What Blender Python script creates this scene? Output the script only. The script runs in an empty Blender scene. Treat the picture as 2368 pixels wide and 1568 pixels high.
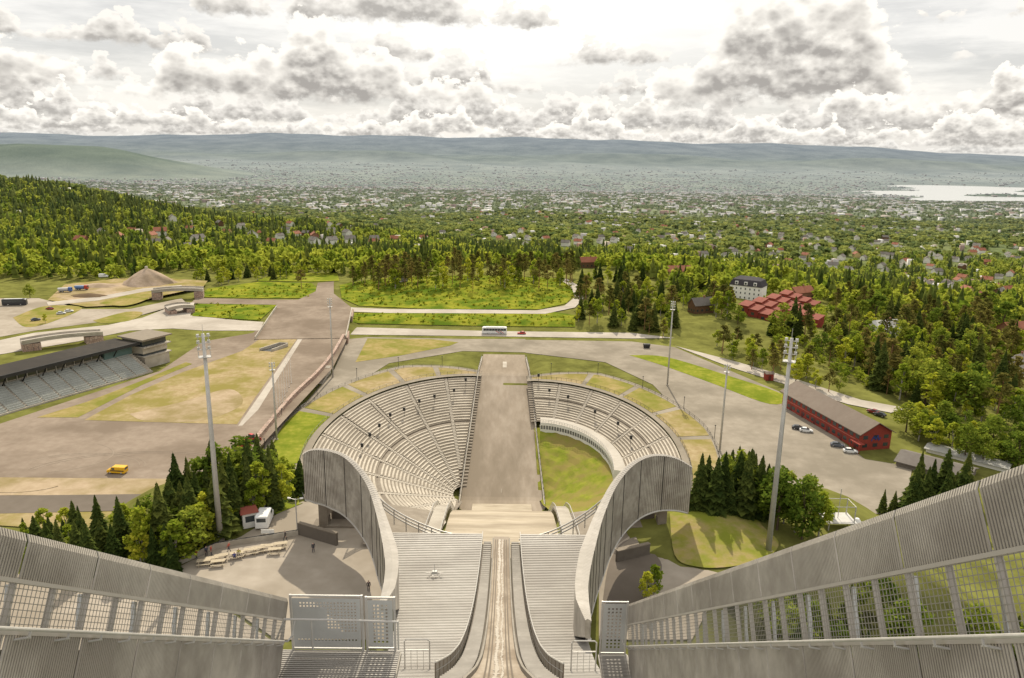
import bpy, bmesh, math, random
import numpy as np
from mathutils import Vector, Matrix
from mathutils.geometry import tessellate_polygon
R=random.Random(11); NR=np.random.default_rng(5)
C=bpy.context.scene.collection
sin,cos,rad,pi=math.sin,math.cos,math.radians,math.pi
# ------------------------------------------------------------------ camera
W,H,F=2368.,1568.,1744.
CAM=Vector((0,0,88)); p=rad(14.13); yaw=rad(.6); ro=rad(1.0)
fw=Vector((sin(yaw)*cos(p),cos(yaw)*cos(p),-sin(p))); rt=Vector((cos(yaw),-sin(yaw),0)); up=rt.cross(fw)
rt2=rt*cos(ro)+up*sin(ro); up2=up*cos(ro)-rt*sin(ro)
cd=bpy.data.cameras.new('camera'); cam=bpy.data.objects.new('camera',cd); C.objects.link(cam)
m=Matrix((rt2,up2,-fw)).transposed().to_4x4(); m.translation=CAM; cam.matrix_world=m
cd.sensor_width=36; cd.lens=36*F/W; cd.clip_end=90000; cd.clip_start=.1
bpy.context.scene.camera=cam
def ray(px,py): return fw+rt2*((px-W/2)/F)-up2*((py-H/2)/F)
def proj(x,y,z):
    d=Vector((x,y,z))-CAM; k=d.dot(fw); return W/2+F*d.dot(rt2)/k, H/2-F*d.dot(up2)/k
def pz(px,py,z=0): d=ray(px,py); return CAM+d*((z-88)/d.z)
def pY(px,py,Y): d=ray(px,py); return CAM+d*(Y/d.y)
def pX(px,py,X): d=ray(px,py); return CAM+d*(X/d.x)
def S(a,b,v):
    t=np.clip((v-a)/(b-a),0,1); return t*t*(3-2*t)
ZR=-2.5
def bowl_s(x,y):
    dx=x-np.clip(x,-12,12); a=np.where(x<0,48.,44.); bb=np.where(y<225,72.,np.where(x<0,72.,66.))
    return np.sqrt((dx/a)**2+((y-225)/bb)**2)
RAz=[-.9,-.53,-.4,-.33,-.16,.01,.19,.36,.53,.68,1.2]; REl=[.5,.5,.62,.72,.85,.78,.75,.69,.40,.13,.1]
def ridge_mask(x,y): return np.exp(-(np.abs(x+6000+.25*(y-9500))/2250)**3.0-((y-9500)/1500)**2)
def h(x,y):
    x=np.asarray(x,float); y=np.asarray(y,float)
    z=np.interp(y,[-200,380,620,900,1100,1700,2700,5700,8000,9500,13000,17000,19500],[0,0,-6,-45,-62,-100,-150,-250,-312,-312,-255,-130,-30])
    z=z-.10*np.clip(x-140,0,300)*S(170,280,y)*S(1500,900,y)
    z=z+95*np.exp(-((x+1000)/600)**2-((y-1250)/400)**2)
    z=z+7*np.exp(-((x+20)/75)**2-((y-485)/45)**2)
    z=z+S(600,1100,y)*S(7000,3000,y)*8*(np.sin(x*.006+1)*np.sin(y*.005)+.6*np.sin(x*.013+y*.009)+.3*np.sin(x*.03-y*.021))
    z=z+ZR*S(-81,-78,x)*S(150,168,y)*S(392,378,y)*S(230,170,x)
    P=29.5*S(168,124,y)*S(105,56,np.abs(x))*(1-.96*S(46,36,np.abs(x))*S(117,127,y))
    z=z+P-14*S(19,15.5,np.abs(x))*S(97,103,y)*S(135,115,y)
    z=z+2.0*np.exp(-((x-33)/9)**2-((y-110)/8)**2)
    s=bowl_s(x,y); z=z-20*np.clip(1-s,0,1)-.8*S(1.0,.95,s)
    z=z-1.5*S(16,12,np.abs(x))*S(195,205,y)*S(332,322,y)
    az=x/np.maximum(y,1)
    el=np.interp(az,RAz,REl)+.06*np.sin(az*17+.6)+.045*np.sin(az*41+1)+.025*np.sin(az*97)
    z=z+S(17500,22500,y)*(118+22500*np.tan(np.radians(el)))
    z=z+S(11000,14500,y)*S(19500,16500,y)*28*(np.sin(x*.0011)*np.sin(y*.0013+x*.0006)+.6*np.sin(x*.0027+y*.002))
    z=z+170*np.exp(-((x+2900)/2300)**2-((y-16200)/900)**2)+165*np.exp(-((x-2600)/2600)**2-((y-17300)/800)**2)+190*np.exp(-((x-8200)/2600)**2-((y-16000)/900)**2)
    z=z+350*ridge_mask(x,y)*(1+.06*np.sin(x*.0021)+.035*np.sin(y*.004+x*.005))
    z=z-70*S(.49,.54,az+.035*np.sin(y*.0031)+.02*np.sin(y*.0085+1))*S(6300,7000,y+250*np.sin(x*.0022))*S(11300,10300,y+350*np.sin(x*.0016+1))
    z=z+95*np.exp(-((x-5350)/650)**2-((y-8300)/230)**2)+90*np.exp(-((x-6500)/400)**2-((y-9500)/260)**2)
    return z
TT=np.concatenate([np.arange(20,700,1.0),np.geomspace(700,40000,900)])
def gp(px,py):
    d=ray(px,py); zs=88+d.z*TT; g=h(d.x*TT,d.y*TT); k=np.argmax(zs<g)
    if zs[k]>=g[k]: return None
    a,b=TT[max(k-1,0)],TT[k]
    for _ in range(14):
        t=(a+b)/2
        if 88+d.z*t<h(d.x*t,d.y*t): b=t
        else: a=t
    return Vector((d.x*b,d.y*b,float(h(d.x*b,d.y*b))))
# ------------------------------------------------------------------ materials
def nt(name):
    m=bpy.data.materials.new(name); m.use_nodes=True; t=m.node_tree; t.nodes.clear(); return m,t
def node(t,k,**kw): return t.nodes.new(k)
def mixc(t,f,a,b,bt='MIX'):
    n=t.nodes.new('ShaderNodeMix'); n.data_type='RGBA'; n.blend_type=bt
    for i,v in ((0,f),(6,a),(7,b)):
        if hasattr(v,'is_output'): t.links.new(v,n.inputs[i])
        else: n.inputs[i].default_value=v if i==0 else (tuple(v)+(1,))[:4]
    return n.outputs[2]
def noise(t,vec,sc,det=5,ro=.6,dim='3D'):
    n=t.nodes.new('ShaderNodeTexNoise'); n.noise_dimensions=dim; n.inputs['Scale'].default_value=sc; n.inputs['Detail'].default_value=det; n.inputs['Roughness'].default_value=ro
    t.links.new(vec,n.inputs['Vector']); return n.outputs['Fac']
def ramp(t,f,a,b):
    n=t.nodes.new('ShaderNodeMapRange'); n.inputs[1].default_value=a; n.inputs[2].default_value=b
    t.links.new(f,n.inputs[0]); return n.outputs[0]
def ramp2(t,f,a,b):
    n=t.nodes.new('ShaderNodeMapRange'); n.inputs[3].default_value=a; n.inputs[4].default_value=b; t.links.new(f,n.inputs[0]); return n.outputs[0]
def M(name,c1,c2=None,sc=1.,rough=.85,metal=0,bump=0,big=.12,c3=None,stretch=None,spec=.2):
    m,t=nt(name); o=node(t,'ShaderNodeOutputMaterial'); b=t.nodes.new('ShaderNodeBsdfPrincipled'); t.links.new(b.outputs[0],o.inputs[0])
    b.inputs['Roughness'].default_value=rough; b.inputs['Metallic'].default_value=metal; b.inputs['Specular IOR Level'].default_value=spec
    if c2 is None: c2=tuple(x*.82 for x in c1)
    tc=t.nodes.new('ShaderNodeTexCoord'); v=tc.outputs['Object']
    if stretch:
        mp=t.nodes.new('ShaderNodeMapping'); mp.inputs['Scale'].default_value=stretch; t.links.new(v,mp.inputs[0]); v=mp.outputs[0]
    n1=noise(t,v,sc); col=mixc(t,ramp(t,n1,.36,.66),c1,c2)
    n2=noise(t,v,sc*big,5,.65)
    col=mixc(t,ramp(t,n2,.42,.60),col,c3) if c3 else mixc(t,ramp(t,n2,.35,.7),col,tuple(x*.85 for x in c1))
    t.links.new(col,b.inputs['Base Color'])
    if bump:
        bp=t.nodes.new('ShaderNodeBump'); bp.inputs['Strength'].default_value=bump; bp.inputs['Distance'].default_value=.1
        t.links.new(n1,bp.inputs['Height']); t.links.new(bp.outputs[0],b.inputs['Normal'])
    return m
def G(*a,**k): k['spec']=0.; k['rough']=1.; return M(*a,**k)
def stone(name,c1,c2,sc):
    m,t=nt(name); o=node(t,'ShaderNodeOutputMaterial'); b=t.nodes.new('ShaderNodeBsdfPrincipled'); t.links.new(b.outputs[0],o.inputs[0]); b.inputs['Roughness'].default_value=.9
    tc=t.nodes.new('ShaderNodeTexCoord'); vo=t.nodes.new('ShaderNodeTexVoronoi'); vo.inputs['Scale'].default_value=sc; t.links.new(tc.outputs['Object'],vo.inputs[0])
    col=mixc(t,vo.outputs['Color'],c1,c2)
    v2=t.nodes.new('ShaderNodeTexVoronoi'); v2.feature='DISTANCE_TO_EDGE'; v2.inputs['Scale'].default_value=sc; t.links.new(tc.outputs['Object'],v2.inputs[0])
    col=mixc(t,ramp(t,v2.outputs['Distance'],.0,.08),(.09,.075,.06),col); t.links.new(col,b.inputs['Base Color']); return m
def leafmat(name,c1,c2,tr=.4):
    m,t=nt(name); o=node(t,'ShaderNodeOutputMaterial'); d=t.nodes.new('ShaderNodeBsdfDiffuse'); l=t.nodes.new('ShaderNodeBsdfTranslucent'); mx=t.nodes.new('ShaderNodeMixShader'); mx.inputs[0].default_value=tr
    g=t.nodes.new('ShaderNodeNewGeometry'); oi=t.nodes.new('ShaderNodeObjectInfo')
    col=mixc(t,g.outputs['Random Per Island'],c1,c2)
    hs=t.nodes.new('ShaderNodeHueSaturation'); t.links.new(col,hs.inputs['Color'])
    t.links.new(ramp2(t,oi.outputs['Random'],.475,.52),hs.inputs['Hue']); t.links.new(ramp2(t,oi.outputs['Random'],1.35,.65),hs.inputs['Value'])
    t.links.new(hs.outputs[0],d.inputs[0]); t.links.new(hs.outputs[0],l.inputs[0]); t.links.new(d.outputs[0],mx.inputs[1]); t.links.new(l.outputs[0],mx.inputs[2]); t.links.new(mx.outputs[0],o.inputs[0]); return m
def attrmat(name,tr=0,nsc=.08,namt=.3):
    m,t=nt(name); o=node(t,'ShaderNodeOutputMaterial'); d=t.nodes.new('ShaderNodeBsdfDiffuse')
    a=t.nodes.new('ShaderNodeAttribute'); a.attribute_name='Col'; col=a.outputs['Color']
    if namt:
        g=t.nodes.new('ShaderNodeNewGeometry'); n=noise(t,g.outputs['Position'],nsc,8,.65); col=mixc(t,ramp(t,n,.3,.7),mixc(t,1.,col,(1-namt,)*3,'MULTIPLY'),mixc(t,1.,col,(1+namt,)*3,'MULTIPLY'))
        n=noise(t,g.outputs['Position'],.0016,7,.68); col=mixc(t,ramp(t,n,.35,.65),mixc(t,1.,col,(.80,.82,.85),'MULTIPLY'),mixc(t,1.,col,(1.12,1.1,1.08),'MULTIPLY'))
    t.links.new(col,d.inputs[0])
    if tr:
        l=t.nodes.new('ShaderNodeBsdfTranslucent'); t.links.new(col,l.inputs[0]); mx=t.nodes.new('ShaderNodeMixShader'); mx.inputs[0].default_value=tr
        t.links.new(d.outputs[0],mx.inputs[1]); t.links.new(l.outputs[0],mx.inputs[2]); t.links.new(mx.outputs[0],o.inputs[0])
    else: t.links.new(d.outputs[0],o.inputs[0])
    return m
asph=G('asphalt_warm',(.245,.195,.152),(.29,.237,.187),.35,c3=(.19,.15,.115),big=.1)
asphm=G('tyre_marks',(.285,.232,.182),(.31,.255,.20),.35)
asphg=G('asphalt_grey',(.265,.23,.182),(.32,.28,.225),.3,c3=(.215,.187,.146),big=.12)
roadm=G('road_pale',(.42,.375,.32),(.47,.425,.365),.3,c3=(.35,.31,.26))
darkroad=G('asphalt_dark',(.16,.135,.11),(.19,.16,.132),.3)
terr=G('terrace_paving',(.34,.295,.24),(.39,.34,.28),.4,c3=(.27,.23,.18))
dirt=G('dirt',(.34,.26,.17),(.41,.32,.22),.4,bump=.4,c3=(.24,.19,.09))
drygrass=G('dry_grass',(.245,.205,.065),(.34,.26,.12),.35,c3=(.18,.18,.038),big=.18)
brown=G('brown_grass',(.30,.225,.12),(.38,.30,.175),.5,c3=(.225,.19,.06),big=.13)
grass=G('bright_grass',(.17,.20,.022),(.27,.26,.045),.5,c3=(.13,.165,.018),big=.2)
meadow=G('meadow',(.165,.195,.02),(.28,.265,.035),.25,c3=(.085,.13,.014),big=.3)
conc=M('concrete',(.42,.38,.315),(.49,.445,.375),1.2,c3=(.34,.30,.245))
aisle_m=M('aisle_concrete',(.40,.355,.29),(.46,.41,.34),1.2)
bench_m=M('bench_concrete',(.44,.39,.315),(.53,.47,.385),.8,c3=(.37,.325,.26))
rim_m=M('rim_metal',(.41,.375,.325),(.49,.45,.40),.8)
tread_m=M('stand_tread',(.21,.175,.135),(.28,.24,.19),.7)
under_m=M('shade_toned_concrete',(.13,.11,.09),(.17,.145,.118),.6)  # concrete darkened to put shade under the deck and screens
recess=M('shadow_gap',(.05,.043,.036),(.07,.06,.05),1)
steel=M('steel_cladding',(.375,.34,.29),(.47,.43,.37),1.1,rough=.6,c3=(.285,.255,.215),big=.3,spec=.3)
steel2=M('deck_panel',(.385,.36,.325),(.435,.41,.375),.6,rough=.6,c3=(.315,.29,.26))
stair_m=M('stair_tread_metal',(.30,.275,.24),(.36,.33,.29),2)
galv=M('galvanised_steel',(.46,.44,.41),(.54,.52,.48),4,rough=.45,metal=.2)
wire=M('wire',(.30,.28,.245),None,4,rough=.5,metal=.1)
plate=M('perforated_plate',(.44,.44,.42),(.50,.50,.48),2,rough=.5,metal=.1)
dark=M('dark_metal',(.03,.03,.03),(.05,.05,.05),2,rough=.5)
glass=M('dark_glass',(.03,.04,.045),(.06,.07,.075),1,rough=.08,spec=.6)
paleglass=M('pale_glass',(.20,.20,.19),(.26,.26,.25),1,rough=.2,spec=.5)
white=M('white_paint',(.80,.78,.73),(.72,.70,.66),1,rough=.5)
redp=M('red_wood',(.25,.045,.032),(.31,.06,.042),.8)
redroof=M('red_roof',(.22,.06,.042),(.29,.09,.06),.8)
roofg=M('roof_felt',(.18,.14,.11),(.215,.175,.14),.5)
track_m=M('track_floor',(.30,.25,.195),(.38,.325,.26),1.2,c3=(.22,.175,.13),big=.3,stretch=(1,.25,.25))
ice_m=M('track_ice',(.50,.45,.385),(.34,.29,.23),2.5,rough=.4,stretch=(1,.6,.6))
stonem=stone('stone_masonry',(.32,.20,.15),(.45,.335,.265),.9)
rub=M('rubber',(.02,.02,.02),None,3)
gravel=G('gravel',(.36,.275,.205),(.45,.355,.27),.8,bump=.6,c3=(.28,.215,.15))
seat_m=M('seat_grey',(.36,.37,.34),(.42,.43,.40),1)
teal=M('teal_panel',(.14,.22,.21),None,1)
bark=M('bark',(.10,.07,.05),(.15,.10,.07),3); pbark=M('pine_bark',(.28,.15,.075),(.20,.12,.07),3); bbark=M('birch_bark',(.35,.32,.28),(.15,.13,.11),3)
lf_spr=leafmat('spruce_needles',(.045,.07,.018),(.125,.155,.034),.4)
lf_pin=leafmat('pine_needles',(.10,.105,.026),(.24,.215,.052),.4)
lf_dec=leafmat('green_leaves',(.21,.28,.022),(.41,.44,.05),.5)
lf_dk=leafmat('mid_leaves',(.11,.165,.022),(.27,.32,.042),.45)
lampm=M('lamp_glass',(.55,.54,.5),None,2,rough=.3)
PM={}
def paint(c):
    if c not in PM: PM[c]=M('paint',c,tuple(x*.92 for x in c),1,rough=.35,spec=.5)
    return PM[c]
# ------------------------------------------------------------------ builders
class MB:
    def __init__(s,T=None): s.v=[];s.f=[];s.T=T
    def add(s,vs,fs):
        k=len(s.v); s.v+=[(s.T@Vector(v)) if s.T else Vector(v) for v in vs]; s.f+=[tuple(i+k for i in f) for f in fs]; return s
    def box(s,x0,x1,y0,y1,z0,z1):
        return s.add([(x0,y0,z0),(x1,y0,z0),(x1,y1,z0),(x0,y1,z0),(x0,y0,z1),(x1,y0,z1),(x1,y1,z1),(x0,y1,z1)],[(0,3,2,1),(4,5,6,7),(0,1,5,4),(1,2,6,5),(2,3,7,6),(3,0,4,7)])
    def tube(s,pts,r,n=6,r2=None):
        pts=[Vector(q) for q in pts]; vs=[];fs=[]
        for i,q in enumerate(pts):
            d=(pts[min(i+1,len(pts)-1)]-pts[max(i-1,0)]).normalized()
            a=d.cross(Vector((0,0,1)) if abs(d.z)<.95 else Vector((1,0,0))).normalized(); b=d.cross(a)
            rr=r if r2 is None else r+(r2-r)*i/(len(pts)-1)
            vs+=[q+(a*cos(2*pi*j/n)+b*sin(2*pi*j/n))*rr for j in range(n)]
        for i in range(len(pts)-1):
            for j in range(n): fs.append((i*n+j,i*n+(j+1)%n,(i+1)*n+(j+1)%n,(i+1)*n+j))
        fs.append(tuple(range(n-1,-1,-1))); fs.append(tuple((len(pts)-1)*n+j for j in range(n)))
        return s.add(vs,fs)
    def bar(s,a,b,w,hh,z=None):
        a=Vector(a);b=Vector(b);d=(b-a).normalized(); u=Vector(z) if z else (Vector((0,0,1)) if abs(d.z)<.95 else Vector((0,1,0)))
        sd=d.cross(u).normalized(); u=sd.cross(d)
        vs=[q+sd*i*w/2+u*j*hh/2 for q in (a,b) for i,j in ((-1,-1),(1,-1),(1,1),(-1,1))]
        return s.add(vs,[(0,1,2,3),(7,6,5,4),(0,4,5,1),(1,5,6,2),(2,6,7,3),(3,7,4,0)])
    def loft(s,rings,cap=True):
        n=len(rings[0]); vs=[v for r in rings for v in r]; fs=[]
        for i in range(len(rings)-1):
            for j in range(n): fs.append((i*n+j,i*n+(j+1)%n,(i+1)*n+(j+1)%n,(i+1)*n+j))
        if cap: fs.append(tuple(range(n-1,-1,-1))); fs.append(tuple((len(rings)-1)*n+j for j in range(n)))
        return s.add(vs,fs)
    def strip(s,A,B):
        n=len(A); return s.add(list(A)+list(B),[(i,i+1,n+i+1,n+i) for i in range(n-1)])
    def mesh(s,name,mat,off=None,smooth=False):
        me=bpy.data.meshes.new(name); o=off or Vector((0,0,0)); me.from_pydata([tuple(v-o) for v in s.v],[],s.f); me.materials.append(mat)
        if smooth: me.polygons.foreach_set('use_smooth',[True]*len(me.polygons))
        me.update(); return me
    def build(s,name,mat,parent=None,world=True,smooth=False,**tg):
        off=Vector((0,0,0))
        if parent and world:
            q=parent
            while q: off=off+q.location; q=q.parent
        o=bpy.data.objects.new(name,s.mesh(name,mat,off,smooth)); C.objects.link(o)
        if parent: o.parent=parent
        for k,v in tg.items(): o[k]=v
        return o
def E(name,label,cat,loc=(0,0,0),rz=0,group=None):
    o=bpy.data.objects.new(name,None); C.objects.link(o); o.location=loc; o.rotation_euler=(0,0,rz); o.empty_display_size=.5
    o['label']=label; o['category']=cat
    if group: o['group']=group
    return o
def dup(root,loc,rz,label=None,scale=None,group=None):
    r=root.copy(); C.objects.link(r); r.location=loc; r.rotation_euler=(0,0,rz)
    if scale: r.scale=scale
    if label: r['label']=label
    if group: r['group']=group
    for ch in root.children:
        c=ch.copy(); C.objects.link(c); c.parent=r
        for g in ch.children:
            d=g.copy(); C.objects.link(d); d.parent=c
    return r
def crom(P,n):
    out=[]; P=[Vector(q) for q in P]; m_=len(P)
    for i in range(m_-1):
        a,b,c,d=P[max(i-1,0)],P[i],P[i+1],P[min(i+2,m_-1)]
        for k in range(n):
            t=k/n; out.append(.5*((2*b)+(c-a)*t+(2*a-5*b+4*c-d)*t*t+(3*b-a-3*c+d)*t**3))
    out.append(P[-1]); return out
def resample(P,st):
    out=[P[0]]; acc=0
    for a,b in zip(P[:-1],P[1:]):
        L=(b-a).length
        if L<1e-6: continue
        while acc+L>=st:
            t=(st-acc)/L; a=a+(b-a)*t; out.append(a); L=(b-a).length; acc=0
            if L<1e-6: break
        acc+=L
    return out
def patch(name,pts,mat,z=None,off=.06,kind='structure',sm=False):
    bm=bmesh.new(); ws=[]
    for q in pts:
        if len(q)==3: ws.append(pz(*q))
        elif z is not None: ws.append(pz(q[0],q[1],z))
        else: ws.append(gp(q[0],q[1]))
    if sm: ws=crom(ws+[ws[0]],5)[:-1]
    tri=tessellate_polygon([[Vector((w.x,w.y,0)) for w in ws]]); vs=[bm.verts.new(w) for w in ws]
    for a,b,c in tri:
        try: bm.faces.new((vs[a],vs[b],vs[c]))
        except ValueError: pass
    if z is None and len(pts[0])==2:
        for _ in range(6):
            le=[e for e in bm.edges if e.calc_length()>5]
            if not le: break
            bmesh.ops.subdivide_edges(bm,edges=le,cuts=1); bmesh.ops.triangulate(bm,faces=bm.faces)
        for v in bm.verts: v.co.z=float(h(v.co.x,v.co.y))+off
    else:
        for v in bm.verts: v.co.z+=off
    bmesh.ops.recalc_face_normals(bm,faces=bm.faces)
    for f in bm.faces:
        if f.normal.z<0: f.normal_flip()
    me=bpy.data.meshes.new(name); bm.to_mesh(me); bm.free(); me.materials.append(mat); o=bpy.data.objects.new(name,me); C.objects.link(o)
    o['kind']=kind; return o
def setcol(me,cols):
    a=me.color_attributes.new('Col','FLOAT_COLOR','POINT'); c=np.ones((len(me.vertices),4),np.float32); c[:,:3]=cols; a.data.foreach_set('color',c.ravel())
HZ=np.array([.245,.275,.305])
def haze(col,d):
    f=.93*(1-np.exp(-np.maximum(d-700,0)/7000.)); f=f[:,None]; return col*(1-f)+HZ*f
# ------------------------------------------------------------------ terrain
xs=np.concatenate([-np.geomspace(272,26000,90)[::-1],np.arange(-268,269,4),np.geomspace(272,26000,90)])
ys=np.concatenate([np.arange(-40,20,20),np.arange(20,600,4),np.geomspace(602,30000,280)])
X,Y=np.meshgrid(xs,ys); Z=h(X,Y)-.12
nx,ny=len(xs),len(ys); V=np.stack([X.ravel(),Y.ravel(),Z.ravel()],1)
idx=np.arange(nx*ny).reshape(ny,nx); Q=np.stack([idx[:-1,:-1],idx[:-1,1:],idx[1:,1:],idx[1:,:-1]],-1).reshape(-1,4)
me=bpy.data.meshes.new('ground'); me.from_pydata(V.tolist(),[],Q.tolist())
xx,yy=V[:,0],V[:,1]
n1=.5+.25*np.sin(xx*.011+np.sin(yy*.007))+.25*np.sin(yy*.013+2*np.sin(xx*.004))
col=np.array([.09,.12,.028])*(1-n1[:,None])+np.array([.155,.17,.05])*n1[:,None]
near=S(700,560,yy)[:,None]; col=col*(1-near)+np.array([.155,.155,.042])*near
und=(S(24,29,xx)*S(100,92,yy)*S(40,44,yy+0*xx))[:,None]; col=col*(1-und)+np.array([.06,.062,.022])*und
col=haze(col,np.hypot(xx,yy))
hill=S(13800,16500,yy)[:,None]; f2=S(15500,21500,yy)[:,None]; col=col*(1-hill)+(np.array([.165,.195,.195])*(1-f2)+np.array([.165,.195,.228])*f2)*hill  # far hills, then the near ridge, have haze put into their colours
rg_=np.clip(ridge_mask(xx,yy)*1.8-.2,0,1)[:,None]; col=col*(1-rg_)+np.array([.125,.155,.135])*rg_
isl=np.clip(np.exp(-((xx-5350)/650)**2-((yy-8300)/230)**2)+np.exp(-((xx-6500)/400)**2-((yy-9500)/260)**2),0,1)[:,None]; col=col*(1-isl)+np.array([.11,.14,.12])*isl
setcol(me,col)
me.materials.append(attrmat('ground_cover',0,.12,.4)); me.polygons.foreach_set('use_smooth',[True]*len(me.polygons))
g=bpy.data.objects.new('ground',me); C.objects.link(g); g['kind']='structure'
mw,t=nt('sea_water'); o_=node(t,'ShaderNodeOutputMaterial'); b_=t.nodes.new('ShaderNodeBsdfPrincipled'); t.links.new(b_.outputs[0],o_.inputs[0]); b_.inputs['Base Color'].default_value=(.38,.39,.38,1); b_.inputs['Roughness'].default_value=.25
MB().add([(2500,6000,-318),(16000,6000,-318),(16000,11500,-318),(2500,11500,-318)],[(0,1,2,3)]).build('sea',mw,kind='structure')
# ------------------------------------------------------------------ ground patches
patch('stadium_ground',[(-60,1000),(370,858),(470,790),(585,770),(640,725),(812,722),(800,790),(770,850),(600,1035),(470,1110),(380,1150),(-60,1150)],asph,0,.05)
patch('stadium_lawn',[(195,972),(300,915),(420,862),(560,812),(600,785),(690,780),(640,850),(590,920),(548,982)],brown,0,.10)
patch('stadium_verge',[(85,966),(200,930),(330,880),(430,838),(445,842),(330,890),(180,966)],drygrass,0,.10)
patch('worn_gravel',[(300,958),(420,930),(530,900),(560,935),(470,972),(340,974)],dirt,0,.13,sm=True)
patch('track_edge',[(690,783),(700,783),(597,948),(560,985),(551,985),(645,850)],roadm,0,.09)
patch('gravel_strip',[(-60,1104),(395,1108),(395,1140),(330,1146),(-60,1146)],dirt,0,.10)
patch('service_road',[(-60,1148),(350,1143),(345,1180),(-60,1190)],darkroad,0,.11)
patch('dirt_bank',[(-60,1190),(330,1182),(310,1215),(240,1232),(-60,1212)],brown,0,.12)
for k,(cx,cy,rr,a0,a1) in enumerate([(-118,196,16,.2,2.6),(-118,196,17.6,.1,2.7),(-135,203,22,5.2,7.2),(-100,190,30,1.2,2.9),(-100,190,31.7,1.1,2.9),(-128,186,12,3.3,5.9)]):
    mb=MB(); aa=np.linspace(a0,a1,30); mb.strip([Vector((cx+rr*cos(a),cy+rr*.55*sin(a),.08+k*.004)) for a in aa],[Vector((cx+(rr+.35)*cos(a),cy+(rr+.35)*.55*sin(a),.08+k*.004)) for a in aa]); mb.build('tyre_mark',asphm,kind='structure')
patch('road',[(560,752),(815,757),(1140,766),(1460,770),(1560,782),(1460,783),(1140,778),(815,774),(560,766)],roadm,ZR,.10)
patch('outer_path',[(800,785),(850,780),(1080,784),(1215,784),(1215,815),(1070,812),(900,840),(780,915),(690,1015),(690,1080),(640,1060),(690,950),(770,860)],asphg,ZR,.05)
patch('car_park',[(1215,786),(1460,790),(1560,803),(1800,905),(1870,962),(2000,1062),(2110,1080),(2090,1190),(1700,1180),(1590,1090),(1616,1050),(1600,985),(1510,890),(1400,838),(1215,816)],asphg,ZR,.08)
patch('lawn_by_road',[(850,783),(1000,785),(1060,792),(1040,800),(930,822),(822,838)],drygrass,ZR,.11)
patch('verge_by_car_park',[(1455,822),(1540,826),(1680,868),(1815,915),(1780,935),(1650,888),(1530,845)],grass,ZR,.13,sm=True)
patch('hotel_lane',[(1560,800),(1700,836),(1850,880),(1990,925),(2100,945),(2060,955),(1960,935),(1840,897),(1690,850)],roadm,ZR,.12)
patch('roadside_meadow',[(818,724),(1000,724),(1280,722),(1330,730),(1330,757),(1140,755),(815,746)],meadow,None,.25)
patch('island_meadow',[(785,660),(870,645),(1100,636),(1300,645),(1330,680),(1310,702),(1250,716),(1000,716),(830,708),(790,690)],meadow,None,.25)
patch('loop_path',[(812,712),(900,716),(1240,719),(1305,708),(1330,688),(1322,668),(1295,648),(1310,645),(1345,668),(1350,690),(1330,712),(1260,727),(900,725),(812,722)],roadm,None,.32)
patch('left_meadow',[(480,668),(600,652),(720,655),(735,668),(715,690),(600,690),(460,688)],meadow,None,.25)
patch('left_lawn',[(590,650),(640,632),(780,632),(785,650),(720,652)],grass,None,.25)
patch('upper_road',[(455,690),(600,694),(690,694),(730,675),(735,655),(772,652),(772,680),(812,712),(812,724),(640,726),(640,706),(440,703)],asph,None,.36)
patch('bank_meadow',[(455,702),(640,706),(600,742),(445,732)],meadow,None,.28)
patch('left_road',[(-60,800),(80,770),(250,752),(330,735),(420,700),(450,700),(440,730),(560,742),(610,745),(600,765),(470,765),(400,760),(300,765),(180,790),(-60,830)],roadm,0,.12)
patch('left_parking',[(-60,690),(90,690),(190,715),(300,715),(420,690),(430,700),(330,728),(230,745),(80,765),(-60,790)],terr,0,.09)
patch('parking_lawn',[(30,735),(105,708),(190,712),(120,745),(60,757)],drygrass,0,.14,sm=True)
patch('roundabout_lawn',[(215,742),(290,722),(330,724),(300,742),(240,748)],drygrass,0,.15,sm=True)
patch('works_ground',[(110,694),(150,658),(270,645),(360,642),(480,650),(470,664),(350,690),(300,705),(200,710)],brown,0,.16)
patch('works_soil',[(130,688),(180,664),(290,654),(330,660),(260,682),(180,696)],dirt,0,.20,sm=True)
patch('works_verge',[(230,702),(290,684),(350,674),(345,690),(290,708)],drygrass,0,.22,sm=True)
patch('works_lane',[(108,700),(220,688),(330,668),(420,660),(420,666),(335,675),(225,696),(112,708)],roadm,0,.24)
patch('terrace',[(400,1318),(560,1240),(640,1190),(700,1160),(800,1180),(900,1300),(900,1480),(640,1480)],terr,29.5,.06)
patch('lower_paving',[(-400,1560),(-200,1330),(400,1325),(640,1490),(640,1700),(-400,1700)],terr,29.5,.04)
patch('terrace_front',[(1385,1290),(1470,1230),(1560,1300),(1680,1330),(1600,1480),(1385,1480)],terr,29.5,.06)
patch('yard_shade_patch',[(1390,1420),(1410,1300),(1450,1250),(1505,1275),(1530,1320),(1470,1405)],darkroad,29.5,.10,sm=True)  # dark patch paints the shade of the pit beneath the right screen
patch('mound_grass',[(1548,1185),(1600,1155),(1680,1158),(1750,1200),(1800,1255),(1770,1292),(1690,1312),(1610,1312),(1560,1285)],G('mound_soil',(.32,.245,.12),(.26,.24,.05),.6,c3=(.185,.205,.03),big=.22),None,.14,sm=True)
patch('terrace_grass',[(600,1180),(690,1140),(700,1165),(640,1190)],grass,None,.14)
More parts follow.
